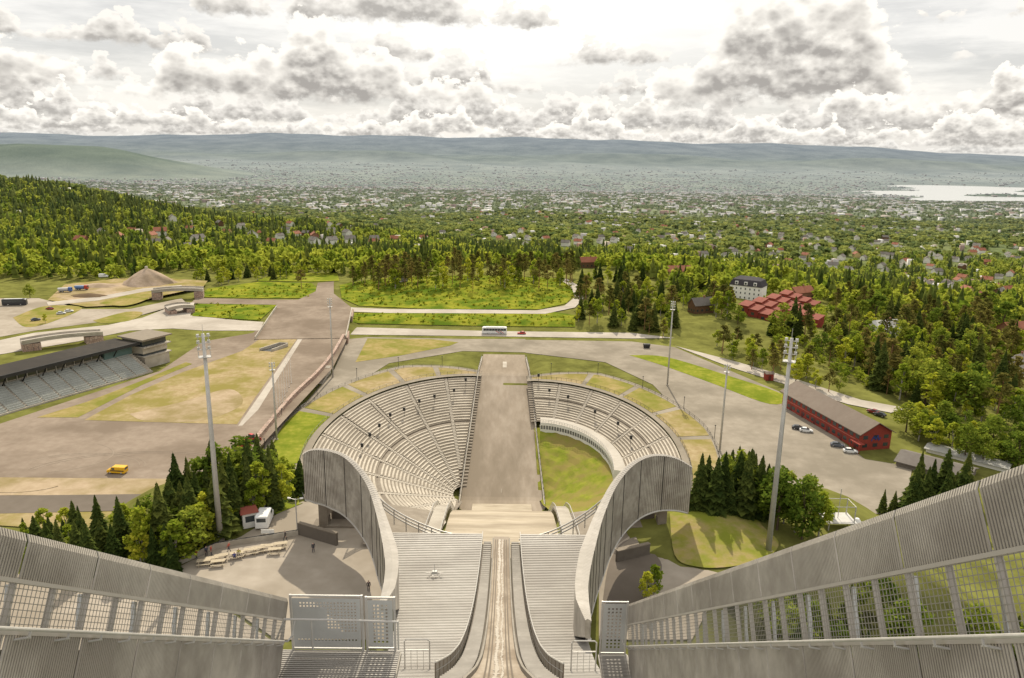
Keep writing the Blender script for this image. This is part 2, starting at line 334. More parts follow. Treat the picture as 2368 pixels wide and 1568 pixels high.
# ------------------------------------------------------------------ stands
def wout(Yv): return float(np.interp(Yv,[225,321],[13.3,9.4]))
def zo(Yv): return -2.35-20*(1-min(max((Yv-225)/74.,0),1))
mb=MB(); A=[];B=[];
for Yv in np.arange(212,331,2.): A.append((-wout(Yv),Yv,zo(Yv)));B.append((wout(Yv),Yv,zo(Yv)))
mb.strip(A,B); mb.build('outrun',G('outrun_asphalt',(.30,.247,.19),(.36,.302,.24),.5,c3=(.235,.193,.146),stretch=(1,.25,1)),kind='structure')
MB().add([(-.5,309,zo(309)+.03),(1.2,309,zo(309)+.03),(1.2,318,zo(318)+.03),(-.5,318,zo(318)+.03)],[(0,1,2,3)]).build('outrun_marking',conc,kind='structure')
MB().add([(-.35,228,zo(228)+.04),(-.2,228,zo(228)+.04),(-.2,305,zo(305)+.04),(-.35,305,zo(305)+.04)],[(0,1,2,3)]).build('outrun_line',roadm,kind='structure')
def rowpath(side,s,phimax,n=46):
    out=[]; b=72. if side<0 else 66.; a=48. if side<0 else 44.
    y0=225+b*s; out.append((Vector((side*(wout(y0)+.9),y0,0)),0.))
    for ph in np.linspace(0,phimax,n):
        x=12+a*s*sin(ph); bb=b if ph<pi/2 else 72.; y=225+bb*s*cos(ph)
        if x>wout(y)+1.0: out.append((Vector((side*x,y,0)),ph))
    return out
def lift(P,z): return [Vector((q.x,q.y,z)) for q in P]
def make_stand(side,s0,n,phimax,label,aisles):
    root=E('spectator_stand',label,'stand',(side*45,240,ZR)); ss=np.linspace(s0,.975,n+1)
    zz=lambda s:-2.1-20*(1-s)
    tr=MB(); NP=54
    full=lambda s:[Vector((side*(12+(48. if side<0 else 44.)*s*sin(f)),225+(72. if (side<0 or f>pi/2) else 66.)*s*cos(f),0)) for f in np.linspace(-.06,phimax,NP)]
    for i in range(n):
        a,b=full(ss[i]),full(ss[i+1]); tr.strip(lift(a,zz(ss[i])),lift(b,zz(ss[i]))); tr.strip(lift(b,zz(ss[i])),lift(b,zz(ss[i+1])))
    tr.build('terrace_steps',tread_m,root)
    for i in range(n):
        if i==n//2+1 : continue
        sa=ss[i]+(ss[i+1]-ss[i])*.42; sb=ss[i]+(ss[i+1]-ss[i])*.98; z0=zz(ss[i]); rb=MB()
        P1,P2=rowpath(side,sa,phimax,260),rowpath(side,sb,phimax,260); k=min(len(P1),len(P2)); P1=P1[-k:];P2=P2[-k:]
        seg=[]
        for j in range(k):
            gap=any(abs(P1[j][1]-a_)*52*max(sa,.1)<.55 for a_ in aisles)
            if not gap: seg.append(j)
            if (gap or j==k-1) and len(seg)>1:
                q1=[P1[u][0] for u in seg];q2=[P2[u][0] for u in seg]; zt=z0+.36
                rb.strip(lift(q1,zt),lift(q2,zt)); rb.strip(lift(q1,z0),lift(q1,zt)); 
            if gap: seg=[]
        if rb.f: rb.build('bench_row',bench_m,root)
    for a_ in aisles:
        am=MB()
        for i in range(n):
            ph=a_
            def PT(s,dw):
                bb=72. if (side<0 or ph>pi/2) else 66.
                x=12+(48. if side<0 else 44.)*s*sin(ph); y=225+bb*s*cos(ph); d=Vector((cos(ph)*48,-sin(ph)*72,0)).normalized()*dw
                return Vector((side*(x+d.x),y+d.y,0))
            for k in range(2):
                u0=ss[i]+(ss[i+1]-ss[i])*k*.5; u1=ss[i]+(ss[i+1]-ss[i])*(k+1)*.5; z=zz(ss[i])+.10+k*.27
                q=[PT(u0,-.58),PT(u0,.58),PT(u1,.58),PT(u1,-.58)]
                if abs(q[0].x)>wout(q[0].y)+1: am.add([Vector((v.x,v.y,z)) for v in q]+[Vector((v.x,v.y,z-.3)) for v in q],[(0,1,2,3),(0,4,5,1),(1,5,6,2),(2,6,7,3),(3,7,4,0)])
        if am.f: am.build('aisle_steps',aisle_m,root)
    wk=MB(); a=full(.975);b=full(1.02); wk.strip(lift(a,-2.05),lift(b,-2.05)); wk.build('walkway',asphg,root)
    rl=MB(); c=lift(full(1.025),-2.1)
    for q in c[::1]: rl.tube([q,q+Vector((0,0,1.1))],.05,5)
    rl.tube([q+Vector((0,0,1.1)) for q in c],.05,5); rl.tube([q+Vector((0,0,.6)) for q in c],.03,5); rl.build('railing',dark,root)
    return root
make_stand(-1,.08,38,3.0,'larger curved concrete spectator stand left of the ski jump outrun',[.25,.6,.95,1.25,1.5,1.78,2.1,2.45])
make_stand(1,.60,17,2.3,'smaller curved spectator stand right of outrun above the white gallery building',[.25,.55,.85,1.15,1.45,1.75,2.0])
for sd,lb in ((-1,'long low concrete wall along the left edge of the outrun'),(1,'long low concrete wall along the right edge of the outrun')):
    w=E('outrun_wall',lb,'wall',(sd*11,270,-15)); mb=MB(); tp=MB()
    ya=np.arange(216,322,3.); I=[];J=[];K=[];L_=[]
    for Yv in ya:
        top=zo(Yv)+1.5; xw=wout(Yv)
        I.append(Vector((sd*(xw+.05),Yv,zo(Yv)-1)));J.append(Vector((sd*(xw+.05),Yv,top)));K.append(Vector((sd*(xw+.55),Yv,top)));L_.append(Vector((sd*(xw+.55),Yv,zo(Yv)-4)))
    mb.strip(I,J); mb.strip(K,L_); mb.strip(J,K); mb.build('wall_body',conc,w)
    for q in range(0,len(J),1): tp.tube([J[q]+Vector((sd*.3,0,0)),J[q]+Vector((sd*.3,0,1))],.05,5)
    tp.tube([q+Vector((sd*.3,0,1)) for q in J],.06,5); tp.build('railing',dark,w)
gb=MB(); prev=None
for s in np.linspace(.0,.56,14):
    cur=[Vector((12+44*s*sin(f),225+(66. if f<pi/2 else 72.)*s*cos(f),0)) for f in np.linspace(-.02,2.9,36)]
    cur=[Vector((q.x,q.y,-2.3-20*(1-s)-.3+.35*sin(q.x*.9)*sin(q.y*.7))) for q in cur]
    if prev: gb.strip(prev,cur)
    prev=cur
gb.build('grass_bowl',G('bowl_grass',(.15,.185,.022),(.24,.245,.04),.35,c3=(.23,.19,.06),big=.35,bump=.8),kind='structure',smooth=True)
vb=E('gallery_building','curved white gallery building with a long window band below the right stand','building',(40,245,-12))
fr=lambda s,f:Vector((12+44*s*sin(f),225+(66. if f<pi/2 else 72.)*s*cos(f),0))
ph=np.linspace(.07,1.75,40); o1=[fr(.525,f) for f in ph];o2=[fr(.61,f) for f in ph]; zt=-8.6
mb=MB(); mb.strip(lift(o1,-14),lift(o1,-11.1)); mb.strip(lift(o1,-9.7),lift(o1,zt)); mb.strip(lift(o2,zt),lift(o2,-11))
for k in (0,-1): mb.add([o1[k]+Vector((0,0,-14)),o2[k]+Vector((0,0,-14)),o2[k]+Vector((0,0,zt)),o1[k]+Vector((0,0,zt))],[(0,1,2,3)])
for k in range(0,40,1): mb.bar(o1[k]+Vector((0,0,-11.1)),o1[k]+Vector((0,0,-9.7)),.25,.25)
mb.build('wall',white,vb)
MB().strip(lift(o1,zt),lift(o2,zt)).build('roof',M('roof_terrace',(.42,.38,.32),(.50,.46,.40),.6),vb)
for k in range(39):
    a,b=o1[k],o1[k+1]; n_=(Vector((12,225,0))-a).normalized()*-.2
    MB().add([a+n_+Vector((0,0,-11.1)),b+n_+Vector((0,0,-11.1)),b+n_+Vector((0,0,-9.7)),a+n_+Vector((0,0,-9.7))],[(0,1,2,3)]).build('window',paleglass,vb)
mb=MB()
for k in range(40): mb.tube([o1[k]+Vector((0,0,zt)),o1[k]+Vector((0,0,zt+1.1))],.05,5)
mb.tube([q+Vector((0,0,zt+1.1)) for q in o1],.06,5); mb.tube([q+Vector((0,0,zt+.55)) for q in o1],.04,5); mb.build('railing',galv,vb)
def ring_patch(name,side,f0,f1,s0,s1,mat):
    mb=MB(); P=[];Q=[]
    for f in np.linspace(f0,f1,14):
        a=48. if side<0 else 44.; b=72. if side<0 else 66.
        for L_,s in ((P,s0),(Q,s1(f) if callable(s1) else s1)): L_.append(Vector((side*(12+a*s*sin(f)),225+(b if f<pi/2 else 72.)*s*cos(f),ZR+.22)))
    mb.strip(P,Q); mb.build(name,mat,kind='structure')
so=lambda f:1.06+.23*min(1,max(0,(f)/.5))*(1 if f<1.4 else max(.2,1-(f-1.4)*.9))
fs=[-.03,.30,.60,.93,1.27,1.85]
for k in range(5): ring_patch('grass_terrace',-1,fs[k]+.02,fs[k+1]-.02,1.03,so,brown if k<3 else (drygrass if k==3 else grass))
fs=[-.03,.45,.8,1.15,1.5,2.0]
for k in range(5): ring_patch('grass_terrace',1,fs[k]+.02,fs[k+1]-.02,1.03,so,[brown,drygrass,drygrass,brown,brown][k])
for sd in (-1,1):
    mb=MB(); P=[];Q_=[]
    for f in np.linspace(-.05,2.1,40):
        a=48. if sd<0 else 44.; b=72. if sd<0 else 66.
        for L_,s in ((P,1.015),(Q_,so(f)+.05)): L_.append(Vector((sd*(12+a*s*sin(f)),225+(b if f<pi/2 else 72.)*s*cos(f),ZR+.14)))
    mb.strip(P,Q_); mb.build('terrace_path',asphg,kind='structure')
def fence(P,label,hh=1.2,mat=dark,cat='fence',st=4):
    P=[Vector(q) for q in P]; f=E('rail_fence',label,cat,P[0]); R_=resample(crom(P,12),st); rm=MB()
    for q in R_: MB().tube([q,q+Vector((0,0,hh))],.06,5).build('post',mat,f)
    for u in (1,.55): rm=MB(); rm.tube([q+Vector((0,0,hh*u)) for q in R_],.05,5); rm.build('rail',mat,f)
    return f
def ringpts(side,f0,f1,extra=.01):
    out=[]
    for f in np.linspace(f0,f1,16):
        a=48. if side<0 else 44.; b=72. if side<0 else 66.; s=so(f)+extra; out.append(Vector((side*(12+a*s*sin(f)),225+(b if f<pi/2 else 72.)*s*cos(f),ZR+.05)))
    return out
fence(ringpts(-1,.0,1.8),'dark rail fence curving round the grass terraces behind the left stand')
fence(ringpts(1,.0,1.9),'dark rail fence curving round the grass terraces behind the right stand')
def loudspeaker(px,py,side,label):
    z=-10
    for _ in range(12):
        q=pz(px,py,z); s=float(bowl_s(q.x,q.y)); z=.6*z+.4*(-2.1-20*(1-min(s,1)))
    t=E('loudspeaker',label,'loudspeaker',(q.x,q.y,z),0,'loudspeakers on the '+('left' if side<0 else 'right')+' stand')
    MB().tube([(0,0,-.5),(0,0,2.2)],.07,6).build('post',dark,t,False); b=MB()
    b.loft([[(-.45,-.3,2.0),(.45,-.3,2.0),(.35,.3,2.0),(-.35,.3,2.0)],[(-.5,-.35,3.3),(.5,-.35,3.3),(.35,.3,3.2),(-.35,.3,3.2)]]); b.build('cabinet',dark,t,False)
for q in [(1077,892),(1050,917),(1005,931),(970,942),(935,962),(903,975),(878,1000),(856,1022),(838,1047)]: loudspeaker(*q,-1,'black loudspeaker on a short post among the benches of the left stand')
for q in [(1245,882),(1270,917),(1313,932),(1375,967),(1428,995),(1458,1028)]: loudspeaker(*q,1,'black loudspeaker on a short post among the benches of the right stand')
# ------------------------------------------------------------------ in-run
pc=np.polyfit([10,20,30,40,50,60,70,80,90,101],[9.7,17,24.2,31,37,42.2,46.7,50.6,53.6,56],5)
zin=lambda Yv:88-float(np.polyval(pc,Yv))
jump=E('ski_jump_inrun','grey ribbed ski jump in-run dropping away below the camera to the take-off','ski jump',(0,101,29.5))
hw=lambda Yv:float(np.interp(Yv,[34,40,46,54,70,101],[1.7,1.35,1.2,1.15,1.12,1.12]))
def xl(Yv): return -float(np.interp(Yv,[24,30,45,60,80,104],[6,6.4,7.9,9.6,12.7,17.0]))
def xr(Yv): return float(np.interp(Yv,[24,30,45,60,80,104],[5.4,5.6,6.6,7.8,10.8,14.8]))
for sd,fx in ((-1,xl),(1,xr)):
    A=[];B=[]; yy_=np.arange(31,103.2,.75); mb=MB(); zf=lambda v:zin(min(v,101))-max(0,v-101)*.15-.1
    for v in yy_:
        a0=Vector((sd*(hw(v)+1.75),v,zf(v)));b0=Vector((fx(v),v,zf(v)));a1=Vector((sd*(hw(v)+1.75),v+.47,zf(v+.47)));b1=Vector((fx(v+.47),v+.47,zf(v+.47))); dn=Vector((0,0,-.2))
        mb.add([a0,b0,b1,a1,a0+dn,b0+dn,b1+dn,a1+dn],[(0,1,2,3),(0,4,5,1),(2,6,7,3)])
        A.append(a0+dn);B.append(b0+dn)
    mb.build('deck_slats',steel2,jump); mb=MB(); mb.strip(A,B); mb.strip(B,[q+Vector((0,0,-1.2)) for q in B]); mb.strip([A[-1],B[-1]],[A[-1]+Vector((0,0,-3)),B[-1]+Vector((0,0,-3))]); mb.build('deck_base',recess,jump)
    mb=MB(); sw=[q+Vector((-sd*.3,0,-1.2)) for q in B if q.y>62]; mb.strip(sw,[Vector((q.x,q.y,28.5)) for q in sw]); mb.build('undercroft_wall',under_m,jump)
    st=MB(); Yv=34.
    while Yv<100.5:
        z=zin(Yv); x0=sd*(hw(Yv)+.36); x1=sd*(hw(Yv)+1.45); st.box(min(x0,x1),max(x0,x1),Yv,Yv+.40,z-.3,z-.1); Yv+=.9
    st.build('stair_treads',stair_m,jump)
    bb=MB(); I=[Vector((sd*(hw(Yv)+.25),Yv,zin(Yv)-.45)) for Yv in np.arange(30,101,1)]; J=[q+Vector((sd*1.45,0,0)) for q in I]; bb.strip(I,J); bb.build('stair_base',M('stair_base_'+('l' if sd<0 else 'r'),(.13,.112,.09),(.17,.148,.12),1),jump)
    kb=MB(); ya=np.arange(26,102,1.); a=[Vector((sd*hw(v),v,zin(v)-.3)) for v in ya]; b=[q+Vector((0,0,.5)) for q in a]; c=[q+Vector((sd*.16,0,0)) for q in b]; d=[q+Vector((0,0,-.8)) for q in c]
    kb.strip(a,b);kb.strip(b,c);kb.strip(c,d); kb.build('kerb_wall',M('kerb_'+('l' if sd<0 else 'r'),(.24,.215,.18),(.30,.27,.23),1.5),jump)
    rl=MB(); bl=MB(); pts=[]
    for Yv in np.arange(34,102,1.5):
        q=Vector((sd*(hw(Yv)+1.65),Yv,zin(Yv)-.1)); pts.append(q)
        rl.bar(q,q+Vector((0,0,1.1)),.06,.06)
        if Yv<58:
            for k in range(1,4): u=Yv+1.5*k/4; w_=Vector((sd*(hw(u)+1.65),u,zin(u))); bl.bar(w_,w_+Vector((0,0,1.0)),.05,.03)
    rl.build('rail_posts',tread_m,jump); bl.build('balusters',stair_m,jump)
    hr=MB(); hr.tube([q+Vector((0,0,1.12)) for q in pts],.05,6); hr.tube([q+Vector((0,0,.6)) for q in pts],.028,6); hr.build('handrail',galv,jump)
ya=np.arange(24,102.5,1.); mb=MB(); mb.strip([Vector((-hw(v),v,zin(min(v,101))-.12)) for v in ya],[Vector((hw(v),v,zin(min(v,101))-.12)) for v in ya]); mb.build('track_floor',track_m,jump)
R.seed(3)
for c0,wd_ in ((-.22,.13),(.18,.07)):
    mb=MB(); L1=[];L2=[]
    for v in np.arange(26,101.5,.3):
        c=c0+.05*sin(v*.5)+.05*R.uniform(-1,1); w_=wd_*R.uniform(.4,1.6); L1.append(Vector((c-w_,v,zin(v)-.085)));L2.append(Vector((c+w_,v,zin(v)-.085)))
    mb.strip(L1,L2); mb.build('melting_ice',ice_m,jump)
gro=M('groove',(.16,.13,.10),(.12,.10,.075),3)
for x_ in (-.85,-.6,.5,.75): mb=MB(); mb.strip([Vector((x_-.05,v,zin(v)-.06)) for v in ya[:-1]],[Vector((x_+.05,v,zin(v)-.06)) for v in ya[:-1]]); mb.build('track_groove',gro,jump)
for Yv in (56,78,98):
    for x_ in (-5,5): MB().tube([(x_,Yv,27),(x_,Yv,zin(Yv)-1)],.7,10).build('support_column',conc,jump)
kY=[102.5,111,118,125.5,132,140,150,175,200,222]; kZ=[28,26.9,25.4,23.5,20.8,15.5,8.5,-9,-19,-22.4]
mb=MB(); yv=np.arange(102.5,222,.5); kz=lambda v:float(np.interp(v,kY,kZ))
mb.strip([Vector((-9.4,v,kz(v)+(.06 if i%2 else 0))) for i,v in enumerate(yv)],[Vector((9.4,v,kz(v)+(.06 if i%2 else 0))) for i,v in enumerate(yv)])
mb.build('landing_hill',M('landing_boards',(.37,.31,.225),(.45,.385,.295),.6,c3=(.285,.235,.17),big=.3,stretch=(.3,1.5,1)),kind='structure')
for sd in (-1,1):
    mb=MB(); mb.strip([Vector((sd*12.2,v,kz(v)+.8)) for v in yv[:44]],[Vector((sd*21,v,kz(v)+2.2)) for v in yv[:44]]); mb.build('landing_shoulder',tread_m,kind='structure')
for sd,lb in ((-1,'pale stairway with rails beside the left edge of the landing slope'),(1,'pale stairway with rails beside the right edge of the landing slope')):
    t=E('slope_stairway',lb,'stairs',(sd*11,118,25)); st=MB(); rl=MB()
    for v in np.arange(105,160,.8): z=kz(v)+.9; st.box(sd*11-1.2,sd*11+1.2,v,v+.55,z-.5,z)
    st.build('steps',conc,t)
    for x_ in (sd*11-1.3,sd*11+1.3):
        P=[Vector((x_,v,kz(v)+.8)) for v in np.arange(105,160,2.5)]
        for q in P: rl.tube([q,q+Vector((0,0,1.2))],.06,5)
        rl.tube([q+Vector((0,0,1.2)) for q in P],.07,5)
    rl.build('railing',galv,t)
def windscreen(rim,hts,label,sd,inner):
    P=[pY(a_,b_,c_*.92) for a_,b_,c_ in rim]; D=resample(crom(P,30),.13); n=len(D)
    cum=[0]
    for a,b in zip(P[:-1],P[1:]): cum.append(cum[-1]+(b-a).length)
    hs=np.interp(np.linspace(0,cum[-1],n),cum,hts)
    t=E('wind_screen',label,'wind screen',(D[n//2].x,D[n//2].y,29.5))
    nm=[]
    for i in range(n):
        d=D[min(i+3,n-1)]-D[max(i-3,0)]; nm.append(Vector((-d.y,d.x,0)).normalized())
    if sd>0: nm=[-q for q in nm]
    up_=Vector((0,0,1)); mb=MB(); bk=MB(); bot=[D[i]-up_*hs[i] for i in range(n)]
    bk.strip(D,bot); bk.build('cladding_backing',tread_m,t)
    for i in range(0,n-3,3):
        a,b=D[i]+nm[i]*.10,D[i+2]+nm[i+2]*.10; c,d=b-up_*hs[i+2],a-up_*hs[i]
        mb.add([a,b,c,d,a-nm[i]*.09,b-nm[i]*.09,c-nm[i]*.09,d-nm[i]*.09],[(0,1,2,3),(0,3,7,4),(1,5,6,2),(0,4,5,1)])
    mb.build('cladding',steel,t)
    wd=np.interp(np.linspace(0,1,n),[0,.10,.35,.7,1],[.35,1.0,1.4,.8,.4])
    a=[D[i]+up_*(.02+(.06 if i%4<2 else 0))+nm[i]*.12 for i in range(n)]; m1=[D[i]-nm[i]*wd[i]*.5+up_*(.2+(.06 if i%4<2 else 0)) for i in range(n)]; b=[D[i]-nm[i]*wd[i]+up_*(.06+(.06 if i%4<2 else 0)) for i in range(n)]
    c=MB(); c.strip(a,m1); c.strip(m1,b); c.build('rim_cap',rim_m,t)
    c=MB(); c.strip(b,[b[i]-up_*min(hs[i],6) for i in range(n)]); c.add([a[0],m1[0],b[0],b[0]-up_*min(hs[0],6),D[0]-up_*hs[0]],[(0,1,2,3,4)]); c.build('inner_cladding',steel,t)
    for i in range(24,n-4,42): sm=MB(); sm.bar(D[i]+nm[i]*.10,bot[i]+nm[i]*.10,.10,.10); sm.build('panel_seam',recess,t)
    hm=MB(); hm.tube([bot[i]+nm[i]*.05 for i in range(0,n,4)],.16,5); hm.build('hem_tube',galv,t)
    q=D[int(n*.86)]; ab=MB(); x0,x1=sorted((q.x-sd*4.0,q.x+sd*4.5)); yb=max(D[int(n*.9)].y,q.y)+3.0; zt_=q.z-hs[int(n*.86)]+1.2
    ab.box(x0-1,x1+1,yb-1.2,yb+1.2,28.5,29.9); ab.box(x0,x0+1.4,yb-1,yb+1,29.8,zt_); ab.box(x1-1.4,x1,yb-1,yb+1,29.8,zt_)
    arc=[Vector((x0+1.4+(x1-x0-2.8)*k/10,yb-.9,31.4+2.2*sin(pi*k/10))) for k in range(11)]; ab.strip(arc,[Vector((v.x,v.y,zt_)) for v in arc]); ab.build('concrete_abutment',tread_m,t)
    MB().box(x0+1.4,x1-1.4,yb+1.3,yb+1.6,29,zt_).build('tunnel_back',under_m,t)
    rl=MB(); P=crom([pY(*q) for q in inner],10)
    for o in (0,-.55,-1.1): rl.tube([q+Vector((0,0,o)) for q in P],.12,6)
    for q in resample(P,2.2): rl.tube([q+Vector((0,0,.1)),q-Vector((0,0,2.6))],.09,5)
    rl.build('edge_railing',galv,t)
    return t
windscreen([(880,1400,60),(893,1300,78),(871,1185,97),(846,1115,106),(802,1062,112),(760,1044,116),(722,1042,118),(699,1052,119)],[.5,5.5,9.3,9.8,9.7,9.4,8.8,7.6],'curved ribbed metal wind screen sweeping out left of the take-off',-1,[(828,1082,110),(870,1145,109),(930,1190,107.5),(1020,1228,106),(1110,1247,104.5)])
windscreen([(1364,1438,55),(1358,1350,68),(1374,1265,82),(1397,1185,96),(1428,1118,106),(1468,1073,112),(1512,1055,116),(1560,1060,118),(1601,1082,119)],[1.5,5.5,8.2,10,10,9.9,9.5,8.8,7.8],'curved ribbed metal wind screen sweeping out right of the take-off',1,[(1440,1092,110),(1400,1148,109),(1340,1195,107.5),(1270,1230,106),(1200,1248,104.5)])
# low concrete walls in the yards beneath the screens, toned dark as shade
for lb,a,b,hh in (('dark low concrete wall beside the left wind screen end',pz(692,1236,29.5),pz(780,1262,29.5),2.0),('dark low concrete wall across the yard beneath the right wind screen',pz(1425,1300,29.5),pz(1500,1282,29.5),1.8)):
    t=E('yard_wall',lb,'wall',a); MB().bar(a+Vector((0,0,hh/2)),b+Vector((0,0,hh/2)),.5,hh).build('wall_body',under_m,t); MB().bar(a+Vector((0,0,hh+.08)),b+Vector((0,0,hh+.08)),.6,.14).build('coping',tread_m,t)
# ------------------------------------------------------------------ tower side walls
def tower_wall(Xw,q0,q1,band,op,low,ext,label,sd,npan):
    P0=pX(*q0,Xw);P1=pX(*q1,Xw); es=(P1-P0).normalized(); en=Vector((0,-es.z,es.y)); ex=Vector((sd,0,0)); L=(P1-P0).length
    T=Matrix(((ex.x,es.x,en.x,P0.x),(ex.y,es.y,en.y,P0.y),(ex.z,es.z,en.z,P0.z),(0,0,0,1)))
    t=E('tower_side_wall',label,'wall',P0)
    pw=(L+ext)/npan
    def slats(s0,s1,n0,n1,o=0,pitch=.072,curl=0):
        mb=MB(T); bk=MB(T); k=int((s1-s0)/pitch); prof=[(0,n0),(0,n1)] if not curl else [(0,n0),(-.01,n1-.16),(.05,n1-.03),(.22,n1)]
        for i in range(k):
            a=s0+(s1-s0)*i/k; b=a+pitch*.58; m_=len(prof)
            vs=[(o+oo,a,nn) for oo,nn in prof]+[(o+oo,b,nn) for oo,nn in prof]+[(o+oo+.03,a,nn) for oo,nn in prof]+[(o+oo+.03,b,nn) for oo,nn in prof]
            fs=[(j,j+1,m_+j+1,m_+j) for j in range(m_-1)]+[(j,j+1,2*m_+j+1,2*m_+j) for j in range(m_-1)]+[(m_+j,m_+j+1,3*m_+j+1,3*m_+j) for j in range(m_-1)]
            mb.add(vs,fs)
        for (a0,n0_),(a1,n1_) in zip(prof[:-1],prof[1:]): bk.add([(o+a0+.035,s0,n0_),(o+a0+.035,s1,n0_),(o+a1+.035,s1,n1_),(o+a1+.035,s0,n1_)],[(0,1,2,3)])
        return mb,bk
    for i in range(npan):
        s0=-ext+i*pw
        for nm,args,kw in (('upper_panel',(s0+.03,s0+pw-.03,-band,0),dict(curl=1)),('lower_panel',(s0+.03,s0+pw-.03,-low,-op-.06),dict(o=-.02))):
            mb,bk=slats(*args,**kw); o=mb.build(nm,steel,t); bk.build('panel_sheet',recess,o)
    s=-ext; k=0
    while s<L:
        rb=MB(T); rb.box(.02,.045,s-.022,s+.022,-op-.1,-band+.02); rb.box(.045,.12,s-.008,s+.008,-op-.1,-band+.02); rb.box(.12,.14,s-.022,s+.022,-op-.1,-band+.02); s+=pw/2; rb.build('rib_post',rim_m,t)
    fl=MB(T); fl.box(-.01,.12,-ext,L,-band-.07,-band-.002); fl.box(-.03,.16,-ext,L,-op-.07,-op); fl.build('rail_channel',rim_m,t)
    wm=MB(T); s=-ext; d=.013
    while s<L: wm.box(.012,.02,s-d/2,s+d/2,-op,-band); s+=.13
    n_=-op+.1
    while n_<-band: wm.box(.002,.011,-ext,L,n_-d/2,n_+d/2); n_+=.11
    wm.build('wire_mesh',wire,t)
    s=-ext+pw*.25
    while s<L:
        br=MB(T); br.add([(.5,s,-band-.05),(.5,s+.10,-band-.05),(.5,s+.30,-op),(.5,s+.20,-op),(.58,s,-band-.05),(.58,s+.10,-band-.05),(.58,s+.30,-op),(.58,s+.20,-op)],[(0,1,2,3),(7,6,5,4),(0,4,5,1),(1,5,6,2),(2,6,7,3),(3,7,4,0)]); br.build('slanted_bracket',plate,t); s+=pw
    lw=MB(T); lw.box(.9,.95,-ext,L,-low,-op-.3); lw.build('outer_skin',tread_m,t)
    hr=MB(T); hr.tube([(-.22,-ext,-op+.02),(-.22,L-.3,-op+.02),(-.30,L,-op+.25),(-.30,L+.1,-op+.75)],.032,8)
    s=-ext+.3
    while s<L-.4: hr.bar((-.22,s,-op+.0),(-.22,s,-op-.10),.03,.03); hr.bar((-.22,s,-op-.10),(0,s,-op-.14),.12,.03); s+=pw*.5
    hr.build('handrail',galv,t)
    return t,T,L
tower_wall(-8,(0,1212),(668,1382),.76,1.56,3.4,4,'ribbed metal tower side wall with mesh openings at the lower left',-1,9)
tower_wall(7,(2368,1065),(1448,1397),1.05,2.2,4.6,4,'ribbed metal tower side wall with mesh openings at the lower right',1,15)
def guard(px0,px1,py0,py1,Yv,label,hole,gapf,rows=None):
    a=pY(px0,py1,Yv);b=pY(px1,py1,Yv);c=pY(px0,py0,Yv); wdt=(b-a).length; hgt=c.z-a.z
    t=E('guard_panel',label,'guard panel',a); mb=MB(); nx_=max(3,int(wdt/hole)); nz=max(3,int(hgt/hole)); cw=wdt/nx_; ch=hgt/nz
    def isgap(i,j): return 0<i<nx_-1 and 0<j<nz-1 and gapf(i,j,nx_,nz)
    for i in range(nx_):
        for j in range(nz):
            x0,x1,z0,z1=i*cw,(i+1)*cw,j*ch,(j+1)*ch; q=lambda u,v:(a.x+u,Yv,a.z+v)
            if isgap(i,j):
                m_=.25; u0,u1,v0,v1=x0+cw*m_,x1-cw*m_,z0+ch*m_,z1-ch*m_
                mb.add([q(x0,z0),q(x1,z0),q(x1,z1),q(x0,z1),q(u0,v0),q(u1,v0),q(u1,v1),q(u0,v1)],[(0,1,5,4),(1,2,6,5),(2,3,7,6),(3,0,4,7)])
            else: mb.add([q(x0,z0),q(x1,z0),q(x1,z1),q(x0,z1)],[(0,1,2,3)])
    mb.build('plate',plate,t)
    fr_=MB(); 
    for x_ in (-.06,wdt+.06): fr_.bar((a.x+x_,Yv+.05,a.z-.3),(a.x+x_,Yv+.05,a.z+hgt+.12),.08,.08)
    fr_.bar((a.x-.1,Yv+.05,a.z+hgt+.08),(a.x+wdt+.1,Yv+.05,a.z+hgt+.08),.06,.06); fr_.bar((a.x-.1,Yv+.05,a.z-.08),(a.x+wdt+.1,Yv+.05,a.z-.08),.06,.06); fr_.build('frame',galv,t); return t
guard(681,836,1383,1496,25,'wide perforated grey guard panel at the end of the left tower wall',.125,lambda i,j,n,k:(j>k-4 and 1<i<n*.8) or (i>n*.45 and j>k*.35-(i-n*.45)*.15) or j==2)
guard(853,910,1388,1496,25,'narrow guard panel with square holes beside the wide perforated panel',.15,lambda i,j,n,k:True)
guard(1390,1443,1396,1508,36,'small guard panel with square holes at the end of the right tower wall',.21,lambda i,j,n,k:True)
def slab_grating(px0,px1,py,Yv,depth,label):
    a=pY(px0,py,Yv);b=pY(px1,py,Yv); t=E('grating_platform',label,'platform',a); mb=MB()
    y=Yv
    while y>Yv-depth: mb.box(a.x,b.x,y-.05,y,a.z-.05,a.z); y-=.11
    mb.build('grating_bars',steel2,t); fr_=MB(); 
    for x_ in (a.x,b.x,(a.x+b.x)/2): fr_.box(x_-.05,x_+.05,Yv-depth,Yv,a.z-.25,a.z-.055)
    fr_.build('bearer',steel,t); MB().box(a.x,b.x,Yv-depth,Yv,a.z-.5,a.z-.4).build('deck_tray',tread_m,t)
slab_grating(655,925,1502,25,4.5,'steel grating platform below the perforated panels on the left')
slab_grating(1385,1450,1512,36,5,'steel grating platform below the small panel on the right')
